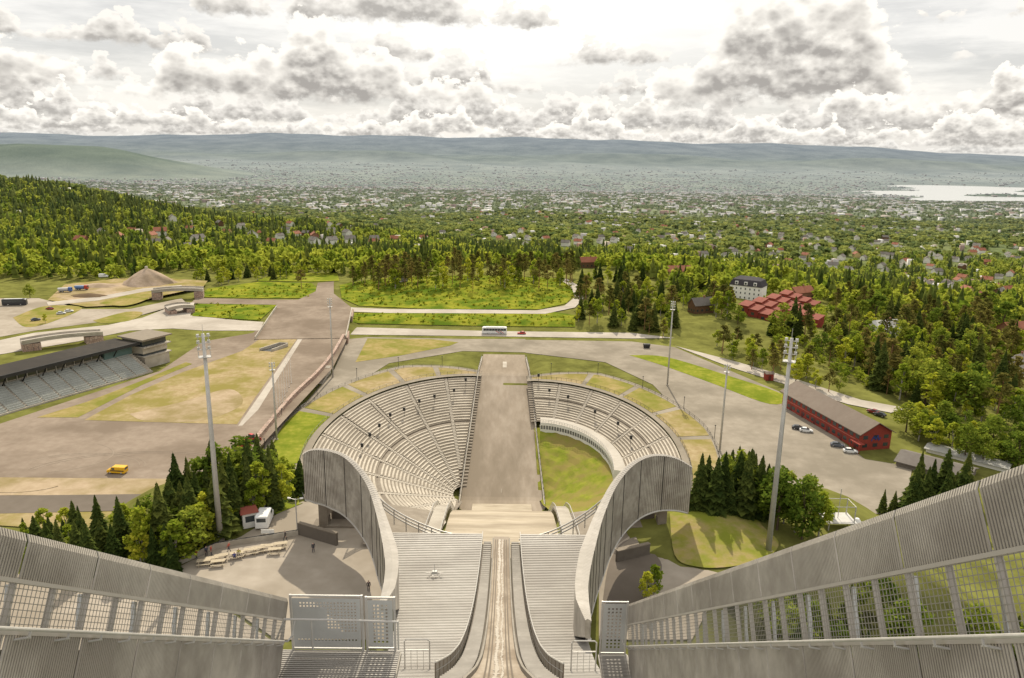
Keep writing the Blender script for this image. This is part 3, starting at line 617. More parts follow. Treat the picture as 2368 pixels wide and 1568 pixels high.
def gate(px0,px1,py0,Yv,label):
    a=pY(px0,py0,Yv);b=pY(px1,py0,Yv); zb=a.z-2.3; t=E('tubular_gate',label,'gate',(a.x,Yv,zb)); mb=MB(); 
    mb.tube([(a.x,Yv,zb),(a.x,Yv,a.z-.12),(a.x+.12,Yv,a.z),(b.x-.12,Yv,a.z),(b.x,Yv,a.z-.12),(b.x,Yv,zb)],.045,8); mb.build('frame',galv,t)
    for k in range(1,4): x_=a.x+(b.x-a.x)*k/4; MB().bar((x_,Yv,zb),(x_,Yv,a.z-.75),.03,.03).build('bar',galv,t)
    MB().tube([(a.x,Yv,a.z-.75),(b.x,Yv,a.z-.75)],.04,6).build('cross_bar',galv,t)
gate(935,993,1478,40,'tubular steel gate frame beside the stairs left of the track')
gate(1323,1380,1482,40,'tubular steel gate frame beside the stairs right of the track')
t=E('cross_handrail','pale steel handrail running in front of the perforated panels','handrail',pY(655,1432,24.4)); mb=MB(); mb.tube([pY(640,1478,24.4),pY(657,1432,24.4),pY(800,1434,24.4),pY(922,1438,24.4)],.04,8); mb.build('rail',galv,t)
for q in (720,840,920): a=pY(q,1436,24.4); MB().tube([a,a-Vector((0,0,1.2))],.035,6).build('rail_post',galv,t)
Yd=84.; q=Vector((pY(1005,1338,Yd).x,Yd,zin(Yd)))
t=E('wind_gauge','small white instrument on spread legs standing on the left deck','instrument',q); mb=MB(); mb.tube([(-1.1,0,.55),(1.1,.15,.55)],.05,6); mb.tube([(-.2,-.8,.5),(.25,.8,.5)],.05,6); mb.build('cross_arm',galv,t,False)
mb=MB(); mb.loft([[(-.4,-.22,.45),(.4,-.22,.45),(.4,.22,.45),(-.4,.22,.45)],[(-.25,-.15,.8),(.3,-.15,.8),(.3,.15,.8),(-.25,.15,.8)]]); mb.tube([(0,0,.75),(0,.1,1.8)],.04,5); mb.build('housing',plate,t,False)
for a in ((-.9,-.4),(.9,-.4),(-.6,.6),(.7,.6)): MB().tube([(a[0]*.3,a[1]*.3,.5),(a[0],a[1],0)],.04,5).build('leg',galv,t,False)
# ------------------------------------------------------------------ floodlight masts
def mast(px,py,z,pxt,pyt,label,rows=3):
    b=pz(px,py,z); d=ray(pxt,pyt); tt=math.hypot(b.x,b.y)/math.hypot(d.x,d.y); Hh=88+d.z*tt-z
    t=E('floodlight_mast',label,'floodlight mast',b); r0=.44 if z>5 else .33
    MB().tube([(0,0,-.5),(0,0,Hh*.5),(0,0,Hh)],r0,12,r2=.2).build('pole',galv,t,False,True)
    MB().tube([(0,0,0),(0,0,.5)],r0*1.5,10).build('base',conc,t,False)
    fr_=MB(); zs=[Hh-.4-.95*k for k in range(rows)]
    for z_ in zs: fr_.bar((-.95,0,z_),(.95,0,z_),.10,.10)
    fr_.bar((-.7,0,zs[-1]),(-.7,0,zs[0]),.08,.08); fr_.bar((.7,0,zs[-1]),(.7,0,zs[0]),.08,.08); fr_.tube([(0,0,Hh),(0,0,Hh+1.4)],.03,5); fr_.build('head_frame',galv,t,False)
    pl=MB(); pl.box(-.85,.85,-.65,.65,zs[-1]-1.1,zs[-1]-1.02)
    for sx in (-.8,.8):
        for sy in (-.6,.6): pl.tube([(sx,sy,zs[-1]-1.05),(sx,sy,zs[-1]-.15)],.03,4)
    pl.build('service_platform',galv,t,False)
    for z_ in zs:
        for x_ in (-.7,0,.7):
            l=MB(); l.loft([[(x_-.13,.10,z_+.05),(x_+.13,.10,z_+.05),(x_+.13,.10,z_+.32),(x_-.13,.10,z_+.32)],[(x_-.21,.45,z_-.14),(x_+.21,.45,z_-.14),(x_+.21,.33,z_+.36),(x_-.21,.33,z_+.36)]]); l.build('lamp',lampm,t,False)
    ld=MB(); ld.bar((r0*.9,-.15,1),(.25,-.15,Hh-2),.04,.04); ld.bar((r0*.9,.15,1),(.25,.15,Hh-2),.04,.04); ld.build('ladder',galv,t,False)
    t.rotation_euler=(0,0,.45 if px<1184 else -.45)
mast(510,1252,29.5,468,772,'tall floodlight mast rising from the spruces at the edge of the terrace')
mast(640,1018,ZR,629,838,'short floodlight mast between the stadium ground and the left stand',2)
mast(770,872,ZR,767,690,'floodlight mast beside the stone wall at the top of the left terraces')
mast(1543,892,ZR,1547,696,'floodlight mast on the car park behind the right stand')
mast(1664,1045,ZR,1675,842,'floodlight mast at the car park edge behind the right wind screen',2)
mast(1776,1278,29.5,1830,782,'tall floodlight mast on the grass mound right of the ski jump')
# ------------------------------------------------------------------ retaining wall, flagpoles, lamps
w=E('stone_retaining_wall','long reddish stone retaining wall between stadium ground and left stand','wall',(-75,270,ZR)); mb=MB()
WL=[pz(600,1040,ZR),pz(680,940,ZR),pz(740,880,ZR),pz(775,835,ZR),pz(800,790,ZR)]; WL=resample(crom(WL,8),4)
A=[Vector((q.x,q.y,ZR-.3)) for q in WL];B=[Vector((q.x-.15,q.y,1.6)) for q in WL];Cc=[Vector((q.x-1.2,q.y,1.6)) for q in WL];D=[Vector((q.x-1.2,q.y,-.3)) for q in WL]
mb.strip(A,B);mb.strip(B,Cc);mb.strip(Cc,D); mb.build('masonry',stonem,w); cp=MB(); cp.strip([q+Vector((.1,0,.12)) for q in B],[q+Vector((-.1,0,.12)) for q in Cc]); cp.strip([q+Vector((.1,0,.004)) for q in B],[q+Vector((.1,0,.12)) for q in B]); cp.build('coping',stonem,w)
q=pz(738,888,ZR); t=E('stone_stairs','pale stone stairs beside the retaining wall below the mast','stairs',q); mb=MB()
for k in range(14): mb.box(q.x-2.4,q.x+1.2,q.y+k*1.1,q.y+k*1.1+1.1,ZR,ZR+.1+k*.22)
mb.build('steps',conc,t)
fp=None
for k,(px,py) in enumerate([(650,968),(656,955),(662,943),(668,930),(673,918),(678,906),(683,896),(688,886)]):
    q=pz(px-14,py,0)
    if fp is None:
        fp=E('flagpole','bare white flagpole in the row beside the stone wall','flagpole',q,0,'flagpoles beside the stone wall'); MB().tube([(0,0,0),(0,0,11)],.09,6,r2=.05).build('pole',white,fp,False); MB().tube([(0,0,11),(0,0,11.2)],.12,6).build('finial',white,fp,False); MB().tube([(0,0,0),(0,0,.25)],.3,8).build('base',conc,fp,False)
    else: dup(fp,q,0)
lp=None
for k,q in enumerate(ringpts(-1,.25,1.7,.03)[::3]+ringpts(1,.15,1.85,.03)[::3]):
    if lp is None:
        lp=E('path_lamp','slim dark lamp post by the fence round the grass terraces','lamp post',q,0,'lamp posts round the terraces'); MB().tube([(0,0,0),(0,0,4.6)],.09,6).build('post',dark,lp,False); MB().tube([(0,0,4.5),(0,0,4.75)],.3,8,r2=.12).build('lamp_head',dark,lp,False)
    else: dup(lp,q,0)
# ------------------------------------------------------------------ cross-country grandstand
A=pz(0,965,0);B=pz(368,858,0); u=(B-A).normalized(); nb=Vector((-u.y,u.x,0)); L=(B-A).length
T=Matrix(((u.x,nb.x,0,A.x),(u.y,nb.y,0,A.y),(0,0,1,0),(0,0,0,1)))
gs=E('grandstand','long roofed grandstand with grey seat rows beside the stadium ground','grandstand',A)
mb=MB(T)
for k in range(12): mb.box(-45,L-2,1+k*1.0,1+(k+1)*1.0,-.2,.5+k*.5)
mb.build('terrace_steps',conc,gs)
for k in range(12):
    sm=MB(T); a=-44
    while a<L-4: sm.box(a,a+5.2,1.5+k,1.9+k,.5+k*.5,.93+k*.5); sm.box(a,a+5.2,1.9+k,1.97+k,.5+k*.5,1.28+k*.5); a+=6
    sm.build('seat_row',seat_m,gs)
mb=MB(T); mb.box(-45,L-6,13.6,22,0,7.2); mb.build('back_building',conc,gs)
mb=MB(T); mb.box(-45,L-6,13.55,14.2,7.2,9.8); mb.build('glass_front',glass,gs)
a=-45
while a<L-6: mb=MB(T); mb.box(a,a+.3,13.3,13.5,6.4,10); mb.build('mullion',galv,gs); a+=3.5
mb=MB(T); mb.box(-45,L-1,8.6,23,10.4,10.8); mb.build('roof',M('black_roof',(.05,.045,.04),(.07,.06,.05),.4,spec=.05),gs)
mb=MB(T); mb.box(-45,L-1,8.3,8.6,9.9,11.1); mb.build('roof_fascia',dark,gs)
a=-40
while a<L-6: mb=MB(T); mb.bar((a,12.8,6),(a,9.2,10.4),.3,.3); mb.build('roof_strut',dark,gs); a+=7
mb=MB(T); mb.box(L-14,L-2,12.2,13.3,6.0,9.2); mb.build('teal_screen',teal,gs)
tb=E('judges_building','square concrete and glass timing building at the end of the grandstand','building',T@Vector((L+2,12,0)))
mb=MB(T); mb.box(L-.5,L+11,7,20,0,4.6); mb.box(L-.5,L+11,7.8,20,5.9,8.4); mb.box(L-1,L+12,6.4,20.5,8.4,8.8); mb.box(L-.5,L+11,7.8,20,10.9,11.6);mb.box(L-1,L+12,6.6,20.5,4.6,5.0); mb.build('wall',conc,tb)
for z0,z1 in ((5.0,5.9),(8.8,10.9)): mb=MB(T); mb.box(L-.3,L+10.8,8,19.8,z0,z1); mb.build('window',glass,tb)
mb=MB(T); mb.box(L-1.5,L+12.5,6,21,11.6,12.1); mb.build('roof',M('tan_roof',(.25,.21,.16),None,.6),tb)
mb=MB(T); 
for k in range(9): mb.tube([(L-1+k*1.55,6.5,8.8),(L-1+k*1.55,6.5,9.8)],.05,4)
mb.tube([(L-1,6.5,9.8),(L+11.6,6.5,9.8)],.05,4); mb.build('railing',dark,tb)
# ------------------------------------------------------------------ bridges
def bridge(p0,p1,wid,z0,label,abw=4,th=.9,under=5):
    a=Vector(p0);b=Vector(p1); d=(b-a); d.z=0; Lb=d.length; d.normalize(); n_=Vector((-d.y,d.x,0)); T=Matrix(((d.x,n_.x,0,a.x),(d.y,n_.y,0,a.y),(0,0,1,0),(0,0,0,1)))
    t=E('road_bridge',label,'bridge',a); mb=MB(T)
    k=10
    A1=[(Lb*i/k,-wid/2,z0+.8*sin(pi*i/k)) for i in range(k+1)];B1=[(q[0],wid/2,q[2]) for q in A1];A2=[(q[0],q[1],q[2]-th) for q in A1];B2=[(q[0],q[1],q[2]-th) for q in B1]
    mb.strip(A1,B1);mb.strip(A1,A2);mb.strip(B1,B2);mb.strip(A2,B2); mb.build('deck',roadm,t)
    for sgn in (-1,1):
        mb=MB(T); P=[Vector((q[0],sgn*wid/2,q[2]+.4)) for q in A1]
        for q,r_ in zip(P[:-1],P[1:]): mb.bar(q,r_,.3,.9)
        mb.build('parapet',conc,t)
    for x0 in (0,Lb-abw):
        mb=MB(T); mb.box(x0,x0+abw,-wid/2-.25,wid/2+.25,z0-under,z0-th-.01); mb.build('abutment',stonem,t)
bridge(pz(352,672,4),pz(470,668,4),7,4,'pale curved road bridge on stone abutments below the gravel mound',5)
bridge(pz(385,712,3),pz(445,706,3),9,3,'short underpass bridge left of the yellow flowered bank',4)
bridge(pz(48,790,4),pz(235,768,4),6,4,'road bridge with stone abutments behind the grandstand roof',7)
br=E('stadium_bridge','wide asphalt bridge carrying the stadium track over the road','bridge',pz(720,740,1)); mb=MB()
q=[pz(590,785,.2),pz(800,782,.2),pz(814,716,2.6),pz(640,712,2.6)]
mb.add([v+Vector((0,0,.12)) for v in q]+[v+Vector((0,0,-.9)) for v in q],[(0,1,2,3),(0,4,5,1),(1,5,6,2),(2,6,7,3),(3,7,4,0)]); mb.build('deck',asph,br)
for a,b in ((q[1],q[2]),(q[0],q[3])): mb=MB(); mb.bar(a+Vector((0,0,.7)),b+Vector((0,0,.7)),.4,1.3); mb.build('parapet',conc,br)
e=q[2]-q[1]
for f0,f1 in ((0,.22),(.72,1)): MB().bar(q[1]+e*f0+Vector((.6,0,-1.7)),q[1]+e*f1+Vector((.6,0,-1.7)),.8,4).build('abutment',stonem,br)
q=pz(622,812,0); t=E('concrete_ramp','small concrete ramp mouth sunk in the stadium lawn','ramp',q); mb=MB(); mb.bar(q+Vector((-4,0,.5)),q+Vector((2,9,1.0)),.5,1.4); mb.bar(q+Vector((1.5,-1,.5)),q+Vector((6,8,.9)),.5,1.4); mb.bar(q+Vector((2,9,1)),q+Vector((6,8.4,1)),.5,1.6); mb.build('walls',conc,t); MB().add([q+Vector((-4,0,.15)),q+Vector((1.5,-1,.15)),q+Vector((5.8,8,.15)),q+Vector((2,9,.15))],[(0,1,2,3)]).build('ramp_floor',dark,t)
q=pz(342,655,0); t=E('gravel_mound','cone of tan gravel with a flat top on the works site','mound',q); mb=MB(); prev=None
for i in range(13):
    f=i/12; rr=13.5*(1-f)**.85+1.6; rg=[]
    for j in range(32): a=2*pi*j/32; w_=1+.09*sin(a*3+f*2)+.05*sin(a*7+f*5); rg.append(Vector((q.x+rr*w_*cos(a)*1.15,q.y+rr*w_*sin(a),-.5+9.8*f)))
    if prev: mb.strip(prev+[prev[0]],rg+[rg[0]])
    prev=rg
mb.add(prev,[tuple(range(32))]); mb.build('gravel',gravel,t,smooth=True); mb=MB(); mb.box(q.x-.7,q.x+.7,q.y-.7,q.y+.7,9.2,11.0); mb.build('cap_block',conc,t)
for (px,py,s,lb) in ((230,662,7,'low heap of pale gravel left of the large mound'),(205,685,6,'low heap of brown soil on the works site')):
    q=pz(px,py,0); t=E('soil_heap',lb,'heap',q); mb=MB(); prev=None
    for i in range(6):
        f=i/5; rr=s*(1-f)**.7; rg=[Vector((q.x+(rr*1.8+.1)*cos(2*pi*j/18)*(1+.15*sin(j*1.7)),q.y+(rr+.1)*sin(2*pi*j/18),f*s*.3)) for j in range(18)]
        if prev: mb.strip(prev+[prev[0]],rg+[rg[0]])
        prev=rg
    mb.build('heap',gravel if 'pale' in lb else G('soil',(.14,.10,.065),(.19,.14,.09),.8,bump=.6),t,smooth=True)
q=gp(935,652); t=E('memorial_stone','tall grey standing stone on the wooded meadow','monument',q); mb=MB(); rings=[]
for f,w_ in ((0,2.2),(.25,2.3),(.5,2.0),(.75,1.5),(.93,.8),(1,.25)): rings.append([(w_*cos(a)*(1+.15*sin(3*a+f*4)),.7*w_*sin(a),f*8.5) for a in np.linspace(0,2*pi,9)[:-1]])
mb.loft(rings); mb.build('stone',M('grey_stone',(.32,.30,.28),(.4,.38,.35),.8,bump=.5),t,False); MB().box(-3,3,-2.2,2.2,-.6,.25).build('plinth',conc,t,False)
# ------------------------------------------------------------------ vehicles
def ring(x,z0,z1,w,b=.12): return [(x,-w,z0),(x,-w,z1-b),(x,-w+b,z1),(x,w-b,z1),(x,w,z1-b),(x,w,z0)]
def wheels(t,xs_,w,r):
    for x_ in xs_:
        for s_ in (-1,1):
            wh=MB().tube([(x_,s_*(w-.22),r),(x_,s_*(w+.01),r)],r,12).build('wheel',rub,t,False); MB().tube([(x_,s_*(w+.0),r),(x_,s_*(w+.03),r)],r*.6,10).build('rim',galv,wh,False)
def car(loc,rz,c,label,est=False,group=None):
    t=E('parked_car',label,'car',loc,rz,group); b=MB(); b.loft([ring(-2.15,.35,.75,.78),ring(-2.05,.25,.92,.86),ring(-.9,.2,.97,.9),ring(.8,.2,.95,.9),ring(1.7,.25,.84,.86),ring(2.12,.35,.66,.76)]); b.build('body',paint(c),t,False)
    g_=MB(); x0=-2.0 if est else -1.75; g_.loft([ring(x0,.93,.99,.78,.03),ring(x0+.45,.93,1.38,.68,.1),ring(.1,.93,1.42,.68,.1),ring(.95,.93,.99,.76,.03)]); g_.build('windows',glass,t,False)
    MB().loft([ring(x0+.5,1.36,1.44,.62,.04),ring(.05,1.38,1.47,.62,.04)]).build('roof',paint(c),t,False); wheels(t,(-1.35,1.3),.88,.32)
    for s_ in (-.6,.6): MB().box(2.02,2.14,s_-.16,s_+.16,.58,.7).build('headlight',lampm,t,False); MB().box(-2.14,-2.04,s_-.14,s_+.14,.65,.82).build('tail_light',paint((.4,.02,.02)),t,False)
    return t
def van(loc,rz,c,label,Lv=5.4,name='van',top=2.3,stripe=None):
    t=E(name,label,'van',loc,rz); hl=Lv/2; b=MB(); b.loft([ring(-hl,.35,top-.1,.92),ring(-hl+.1,.3,top,.97),ring(hl-1.7,.3,top,.97),ring(hl-1.0,.3,top*.62,.97),ring(hl-.1,.3,top*.5,.92),ring(hl,.4,top*.4,.85)]); b.build('body',paint(c),t,False)
    MB().add([(hl-1.66,-.8,top-.12),(hl-1.66,.8,top-.12),(hl-1.0,.85,top*.64),(hl-1.0,-.85,top*.64)],[(0,1,2,3)]).build('windscreen',glass,t,False).location=(.05,0,.05)
    for s_ in (-1,1): MB().box(hl-2.4,hl-1.55,s_*.985-.01,s_*.985+.01,top*.62,top*.88).build('side_window',glass,t,False); MB().box(hl-.12,hl+.02,s_*.6-.15,s_*.6+.15,.7,.9).build('headlight',lampm,t,False)
    MB().box(-hl-.02,-hl+.01,-.7,.7,top*.6,top*.88).build('rear_window',glass,t,False)
    if stripe: 
        for s_ in (-1,1): MB().box(-hl+.2,hl-1.2,s_*.99-.01,s_*.99+.01,.8,1.1).build('stripe',paint(stripe),t,False)
    wheels(t,(-hl+1,hl-1),.95,.36); return t
def bus(loc,rz,c,label,Lb=12.5,stripes=True):
    t=E('coach',label,'bus',loc,rz); hl=Lb/2; b=MB(); b.loft([ring(-hl,.4,3.3,1.18,.25),ring(-hl+.2,.3,3.5,1.26,.25),ring(hl-.8,.3,3.5,1.26,.25),ring(hl-.15,.3,3.1,1.24,.25),ring(hl,.4,1.5,1.18,.2)]); b.build('body',paint(c),t,False)
    for s_ in (-1,1):
        x=-hl+.4
        while x<hl-1.6: MB().box(x,x+1.35,s_*1.265-.012,s_*1.265+.012,1.75,2.9).build('window',glass,t,False); x+=1.43
        if stripes:
            for k,cc in enumerate(((.5,.04,.03),(.05,.05,.06),(.5,.04,.03))): x=-hl+1.2+k*1.1; MB().add([(x,s_*1.275,.5),(x+.5,s_*1.275,.5),(x+2.3,s_*1.275,1.65),(x+1.7,s_*1.275,1.65)],[(0,1,2,3)]).build('stripe',paint(cc),t,False)
    MB().add([(hl-.1,-1.05,1.6),(hl-.1,1.05,1.6),(hl-.26,.98,3.0),(hl-.26,-.98,3.0)],[(0,1,2,3)]).build('windscreen',glass,t,False).location=(.16,0,0)
    MB().box(-hl+1,hl-2,-.8,.8,3.5,3.62).build('roof_unit',paint((.6,.6,.58)),t,False); wheels(t,(-hl+3,hl-2.8),1.24,.5); return t
bus(pz(1143,772,ZR)+Vector((0,0,.12)),pi+.02,(.75,.74,.72),'white coach with red and black stripes driving along the road')
car(pz(1206,773,ZR)+Vector((0,0,.12)),pi,(.45,.03,.02),'red car behind the white coach on the road')
bus(pz(35,706,0)+Vector((0,0,.12)),.2,(.03,.03,.035),'black coach parked at the far left parking area',12,False)
car(pz(115,716,0)+Vector((0,0,.1)),2.8,(.28,.02,.02),'dark red car parked on the left parking area')
car(pz(142,727,0)+Vector((0,0,.15)),.4,(.62,.62,.62),'silver car nearest the viewer on the left parking area')
car(pz(160,722,0)+Vector((0,0,.15)),.4,(.70,.70,.69),'pale car right of the silver car on the left parking area')
car(pz(83,742,0)+Vector((0,0,.18)),.7,(.06,.07,.09),'dark car by the grass of the left parking area')
van(pz(272,1094,0)+Vector((0,0,.12)),pi-.08,(.75,.42,.01),'yellow van parked on the wide stadium asphalt',5.2,'yellow_van',2.0,(.03,.03,.03))
van(pz(613,1210,29.5)+Vector((0,0,.08)),pi/2+.1,(.75,.75,.74),'white van parked on the terrace beside the small kiosk',5.0)
van(pz(240,642,0)+Vector((0,0,.3)),.2,(.75,.75,.74),'white van beside the dirt road near the gravel mound',5.6)
def truck(loc,rz,c1,c2,label):
    t=E('dump_truck',label,'truck',loc,rz); MB().loft([ring(1.7,.7,2.9,1.2,.2),ring(3.3,.7,2.8,1.2,.2),ring(3.6,.7,1.8,1.15,.2)]).build('cab',paint(c1),t,False); MB().box(3.3,3.62,-1,1,1.8,2.6).build('windscreen',glass,t,False)
    b=MB(); b.loft([[(-3.6,-1.2,1.1),(1.4,-1.2,1.1),(1.4,1.2,1.1),(-3.6,1.2,1.1)],[(-4,-1.3,2.5),(1.5,-1.3,2.5),(1.5,1.3,2.5),(-4,1.3,2.5)]]); b.build('tipper_body',paint(c2),t,False); MB().box(-3.6,3.4,-.6,.6,.6,1.05).build('chassis',dark,t,False); wheels(t,(-2.8,-1.5,2.6),1.2,.5)
truck(pz(152,676,0)+Vector((0,0,.2)),.3,(.05,.12,.35),(.5,.5,.5),'blue cabbed tipper truck at the left of the works site')
truck(pz(190,671,0)+Vector((0,0,.2)),.1,(.4,.05,.03),(.12,.2,.4),'red cabbed tipper truck with blue body on the works site')
def groomer(loc,rz,label):
    t=E('snow_groomer',label,'tracked vehicle',loc,rz); t.scale=(.8,.8,.8)
    for s_ in (-1,1): b=MB(); P=((-2.3,.35),(-1.9,0),(1.9,0),(2.4,.5),(2.0,.95),(-2.0,.95)); b.loft([[(x_,s_*1.6-.55,z_) for x_,z_ in P],[(x_,s_*1.6+.55,z_) for x_,z_ in P]]); b.build('track',rub,t,False)
    MB().loft([ring(-2.4,.6,1.5,1.15,.15),ring(1.6,.6,1.6,1.15,.15),ring(2.2,.6,1.2,1.0,.15)]).build('body',paint((.5,.03,.025)),t,False); MB().loft([ring(-.2,1.6,2.9,1.05,.2),ring(1.1,1.6,2.9,1.05,.2),ring(1.7,1.6,1.8,1.0,.1)]).build('cab',glass,t,False); MB().box(-.1,1.0,-.9,.9,2.9,3.0).build('cab_roof',paint((.5,.03,.025)),t,False)
    MB().loft([[(2.9,-2.4,.1),(3.2,-2.4,.1),(3.0,-2.4,1.1),(2.8,-2.4,1.1)],[(3.2,0,.1),(3.5,0,.1),(3.3,0,1.2),(3.1,0,1.2)],[(2.9,2.4,.1),(3.2,2.4,.1),(3.0,2.4,1.1),(2.8,2.4,1.1)]]).build('blade',paint((.5,.05,.03)),t,False)
groomer(pz(580,1022,0)+Vector((0,0,.1)),1.0,'red snow groomer with dark cab parked by the stone wall end')
groomer(pz(556,1038,0)+Vector((0,0,.1)),1.0,'second red snow groomer parked nearer the spruces')
for px,py,c,lb,a in ((1846,993,(.04,.04,.045),'black car parked by the red building beside the white car',-.3),(1864,999,(.7,.7,.69),'white car parked at the middle of the red building',-.3),(1936,1033,(.10,.11,.13),'dark grey car parked near the gable of the red building',-.3),(1966,1047,(.72,.72,.70),'white car parked nearest the gable of the red building',-.2),(2034,962,(.03,.03,.035),'black car on the lane behind the red building',2.2),(2018,955,(.2,.02,.02),'dark red car on the lane behind the red building',2.2)):
    car(pz(px,py,ZR)+Vector((0,0,.12)),a,c,lb)
# ------------------------------------------------------------------ buildings
def gable_house(loc,rz,Lh,Wh,he,hr_,wm,rm,label,name='house',cat='house',wins=None,over=.5,chim=True,group=None,floors=1):
    t=E(name,label,cat,loc,rz,group); a,b=Lh/2,Wh/2
    mb=MB(); mb.add([(-a,-b,-4),(a,-b,-4),(a,b,-4),(-a,b,-4),(-a,-b,he),(a,-b,he),(a,b,he),(-a,b,he),(-a,0,hr_-.15),(a,0,hr_-.15)],[(0,1,5,4),(1,2,6,9,5),(2,3,7,6),(3,0,4,8,7)]); mb.build('wall',wm,t,False)
    rf=MB(); sl=(hr_-he)/b; ov=over
    for s_ in (-1,1): rf.add([(-a-ov,s_*(b+ov),he-sl*ov),(a+ov,s_*(b+ov),he-sl*ov),(a+ov,0,hr_),(-a-ov,0,hr_),(-a-ov,s_*(b+ov),he-sl*ov+.25),(a+ov,s_*(b+ov),he-sl*ov+.25),(a+ov,0,hr_+.25),(-a-ov,0,hr_+.25)],[(0,1,2,3),(7,6,5,4),(0,4,5,1),(1,5,6,2),(3,2,6,7),(0,3,7,4)])
    ro_=rf.build('roof',rm,t,False)
    if chim: MB().box(a*.2,a*.2+.8,-.4,.4,hr_-.6,hr_+1.3).build('chimney',M('chimney_brick',(.3,.15,.1),None,2) if 'chimney_brick' not in bpy.data.materials else bpy.data.materials['chimney_brick'],ro_,False)
    if wins:
        n_,zs_,ww,hh=wins
        for z_ in zs_:
            for s_ in (-1,1):
                for k in range(n_): x=-a+Lh*(k+.5)/n_; MB().box(x-ww/2,x+ww/2,s_*b-.04,s_*b+.04,z_,z_+hh).build('window',glass,t,False)
            for s_ in (-1,1):
                for k in range(3): y=-b+Wh*(k+.5)/3; MB().box(s_*a-.04,s_*a+.04,y-ww/2,y+ww/2,z_,z_+hh).build('window',glass,t,False)
    return t
A=pz(1808,938,ZR);B=pz(1986,1042,ZR); d=(B-A); Ld=d.length; rz=math.atan2(d.y,d.x); nn=Vector((-d.y,d.x,0)).normalized(); bw=5.6; ctr=(A+B)/2+nn*bw; ctr.z=ZR
rb=gable_house(ctr,rz,Ld,bw*2,5.8,9.0,redp,roofg,'long red wooden building with dark pitched roof beside the car park','red_building','building',(15,(.9,3.6),1.7,1.2),.9,False)
for k in range(6): MB().box(-Ld/2+5+k*7.2,-Ld/2+6.2+k*7.2,-bw-.06,-bw+.04,0,2.2).build('door',paint((.12,.02,.02)),rb,False)
mb=MB(); mb.box(-Ld/2,Ld/2,-bw-.1,-bw+.05,2.95,3.2); mb.build('white_band',paint((.45,.12,.09)),rb,False)
bl=paint((.03,.05,.22)); mb=MB()
for q0,q1 in (((-1.6,2.9),(-.7,4.6)),((-.7,4.6),(-.1,3.2)),((-.1,3.2),(.7,4.8)),((.7,4.8),(1.0,3.0)),((1.0,3.0),(1.7,4.0))): mb.bar((Ld/2+.08,q0[0],q0[1]),(Ld/2+.08,q1[0],q1[1]),.3,.1,(1,0,0))
mb.build('blue_mark',bl,rb,False)
mb=MB(); mb.box(Ld/2-2,Ld/2+2.6,-bw-2.1,-bw-.15,2.9,3.1); 
for x_ in (Ld/2-1.9,Ld/2+2.5): mb.box(x_-.1,x_+.1,-bw-2.1,-bw-1.9,0,2.9)
mb.build('porch',redp,rb,False)
q=gp(1728,690)
hb=E('white_hotel','white three storey hotel with dark mansard roof among the trees','hotel',q,-.6); hb.scale=(.86,.86,.86); mb=MB(); mb.box(-12,12,-7,7,-4,10.5); mb.build('wall',M('hotel_white',(.85,.83,.78),(.80,.78,.73),1),hb,False)
mb=MB(); mb.loft([[(-12.5,-7.5,10.5),(12.5,-7.5,10.5),(12.5,7.5,10.5),(-12.5,7.5,10.5)],[(-10.5,-5.8,15),(10.5,-5.8,15),(10.5,5.8,15),(-10.5,5.8,15)],[(-7,-.6,17),(7,-.6,17),(7,.6,17),(-7,.6,17)]]); rr_=mb.build('roof',M('slate',(.05,.045,.05),(.07,.065,.07),.8),hb,False)
for x_ in (-7,0,7): MB().box(x_-1.2,x_+1.2,-7.3,-5.6,11.2,13.6).build('dormer',white,rr_,False); MB().box(x_-.7,x_+.7,-7.38,-7.28,11.6,13.1).build('dormer_window',glass,rr_,False)
for z_ in (.9,4.3,7.6):
    for k in range(7): x=-10.2+k*3.4; MB().box(x-.42,x+.42,-7.06,-6.94,z_,z_+1.4).build('window',glass,hb,False)
    for k in range(4): y=-5+k*3.3; MB().box(-12.06,-11.94,y-.4,y+.4,z_,z_+1.4).build('window',glass,hb,False)
HOUSES=[(q.x,q.y,11)]
for k,(px,py) in enumerate([(1758,735),(1788,725),(1818,715),(1846,704),(1872,748),(1896,757)]):
    q=gp(px,py); HOUSES.append((q.x,q.y,9)); lb='long dark red terraced row with stepped roof, '+['nearest the white hotel','second from the hotel','third from the hotel','fourth from the hotel','first of the lower pair','last of the lower pair'][k]
    t=E('row_house',lb,'house',q,-.95,'red terraced houses'); n_=4 if k<4 else 2
    for j in range(n_):
        a0,a1=(-13+j*6.8,-13+j*6.8+6.5); dz=1.5-j*1.2; b=2.9
        mb=MB(); mb.add([(a0,-b,-6),(a1,-b,-6),(a1,b,-6),(a0,b,-6),(a0,-b,4.2+dz),(a1,-b,4.2+dz),(a1,b,5.8+dz),(a0,b,5.8+dz)],[(0,1,5,4),(1,2,6,5),(2,3,7,6),(3,0,4,7)]); mb.build('wall',redp,t,False)
        mb=MB(); mb.add([(a0-.2,-b-.4,4.0+dz),(a1+.2,-b-.4,4.0+dz),(a1+.2,b+.3,5.9+dz),(a0-.2,b+.3,5.9+dz),(a0-.2,-b-.4,4.3+dz),(a1+.2,-b-.4,4.3+dz),(a1+.2,b+.3,6.2+dz),(a0-.2,b+.3,6.2+dz)],[(3,2,1,0),(4,5,6,7),(0,1,5,4),(1,2,6,5),(2,3,7,6),(3,0,4,7)]); mb.build('roof',redroof,t,False)
        MB().box(a0+2,a0+4,-b-.05,-b+.05,1+dz,2.6+dz).build('window',glass,t,False)
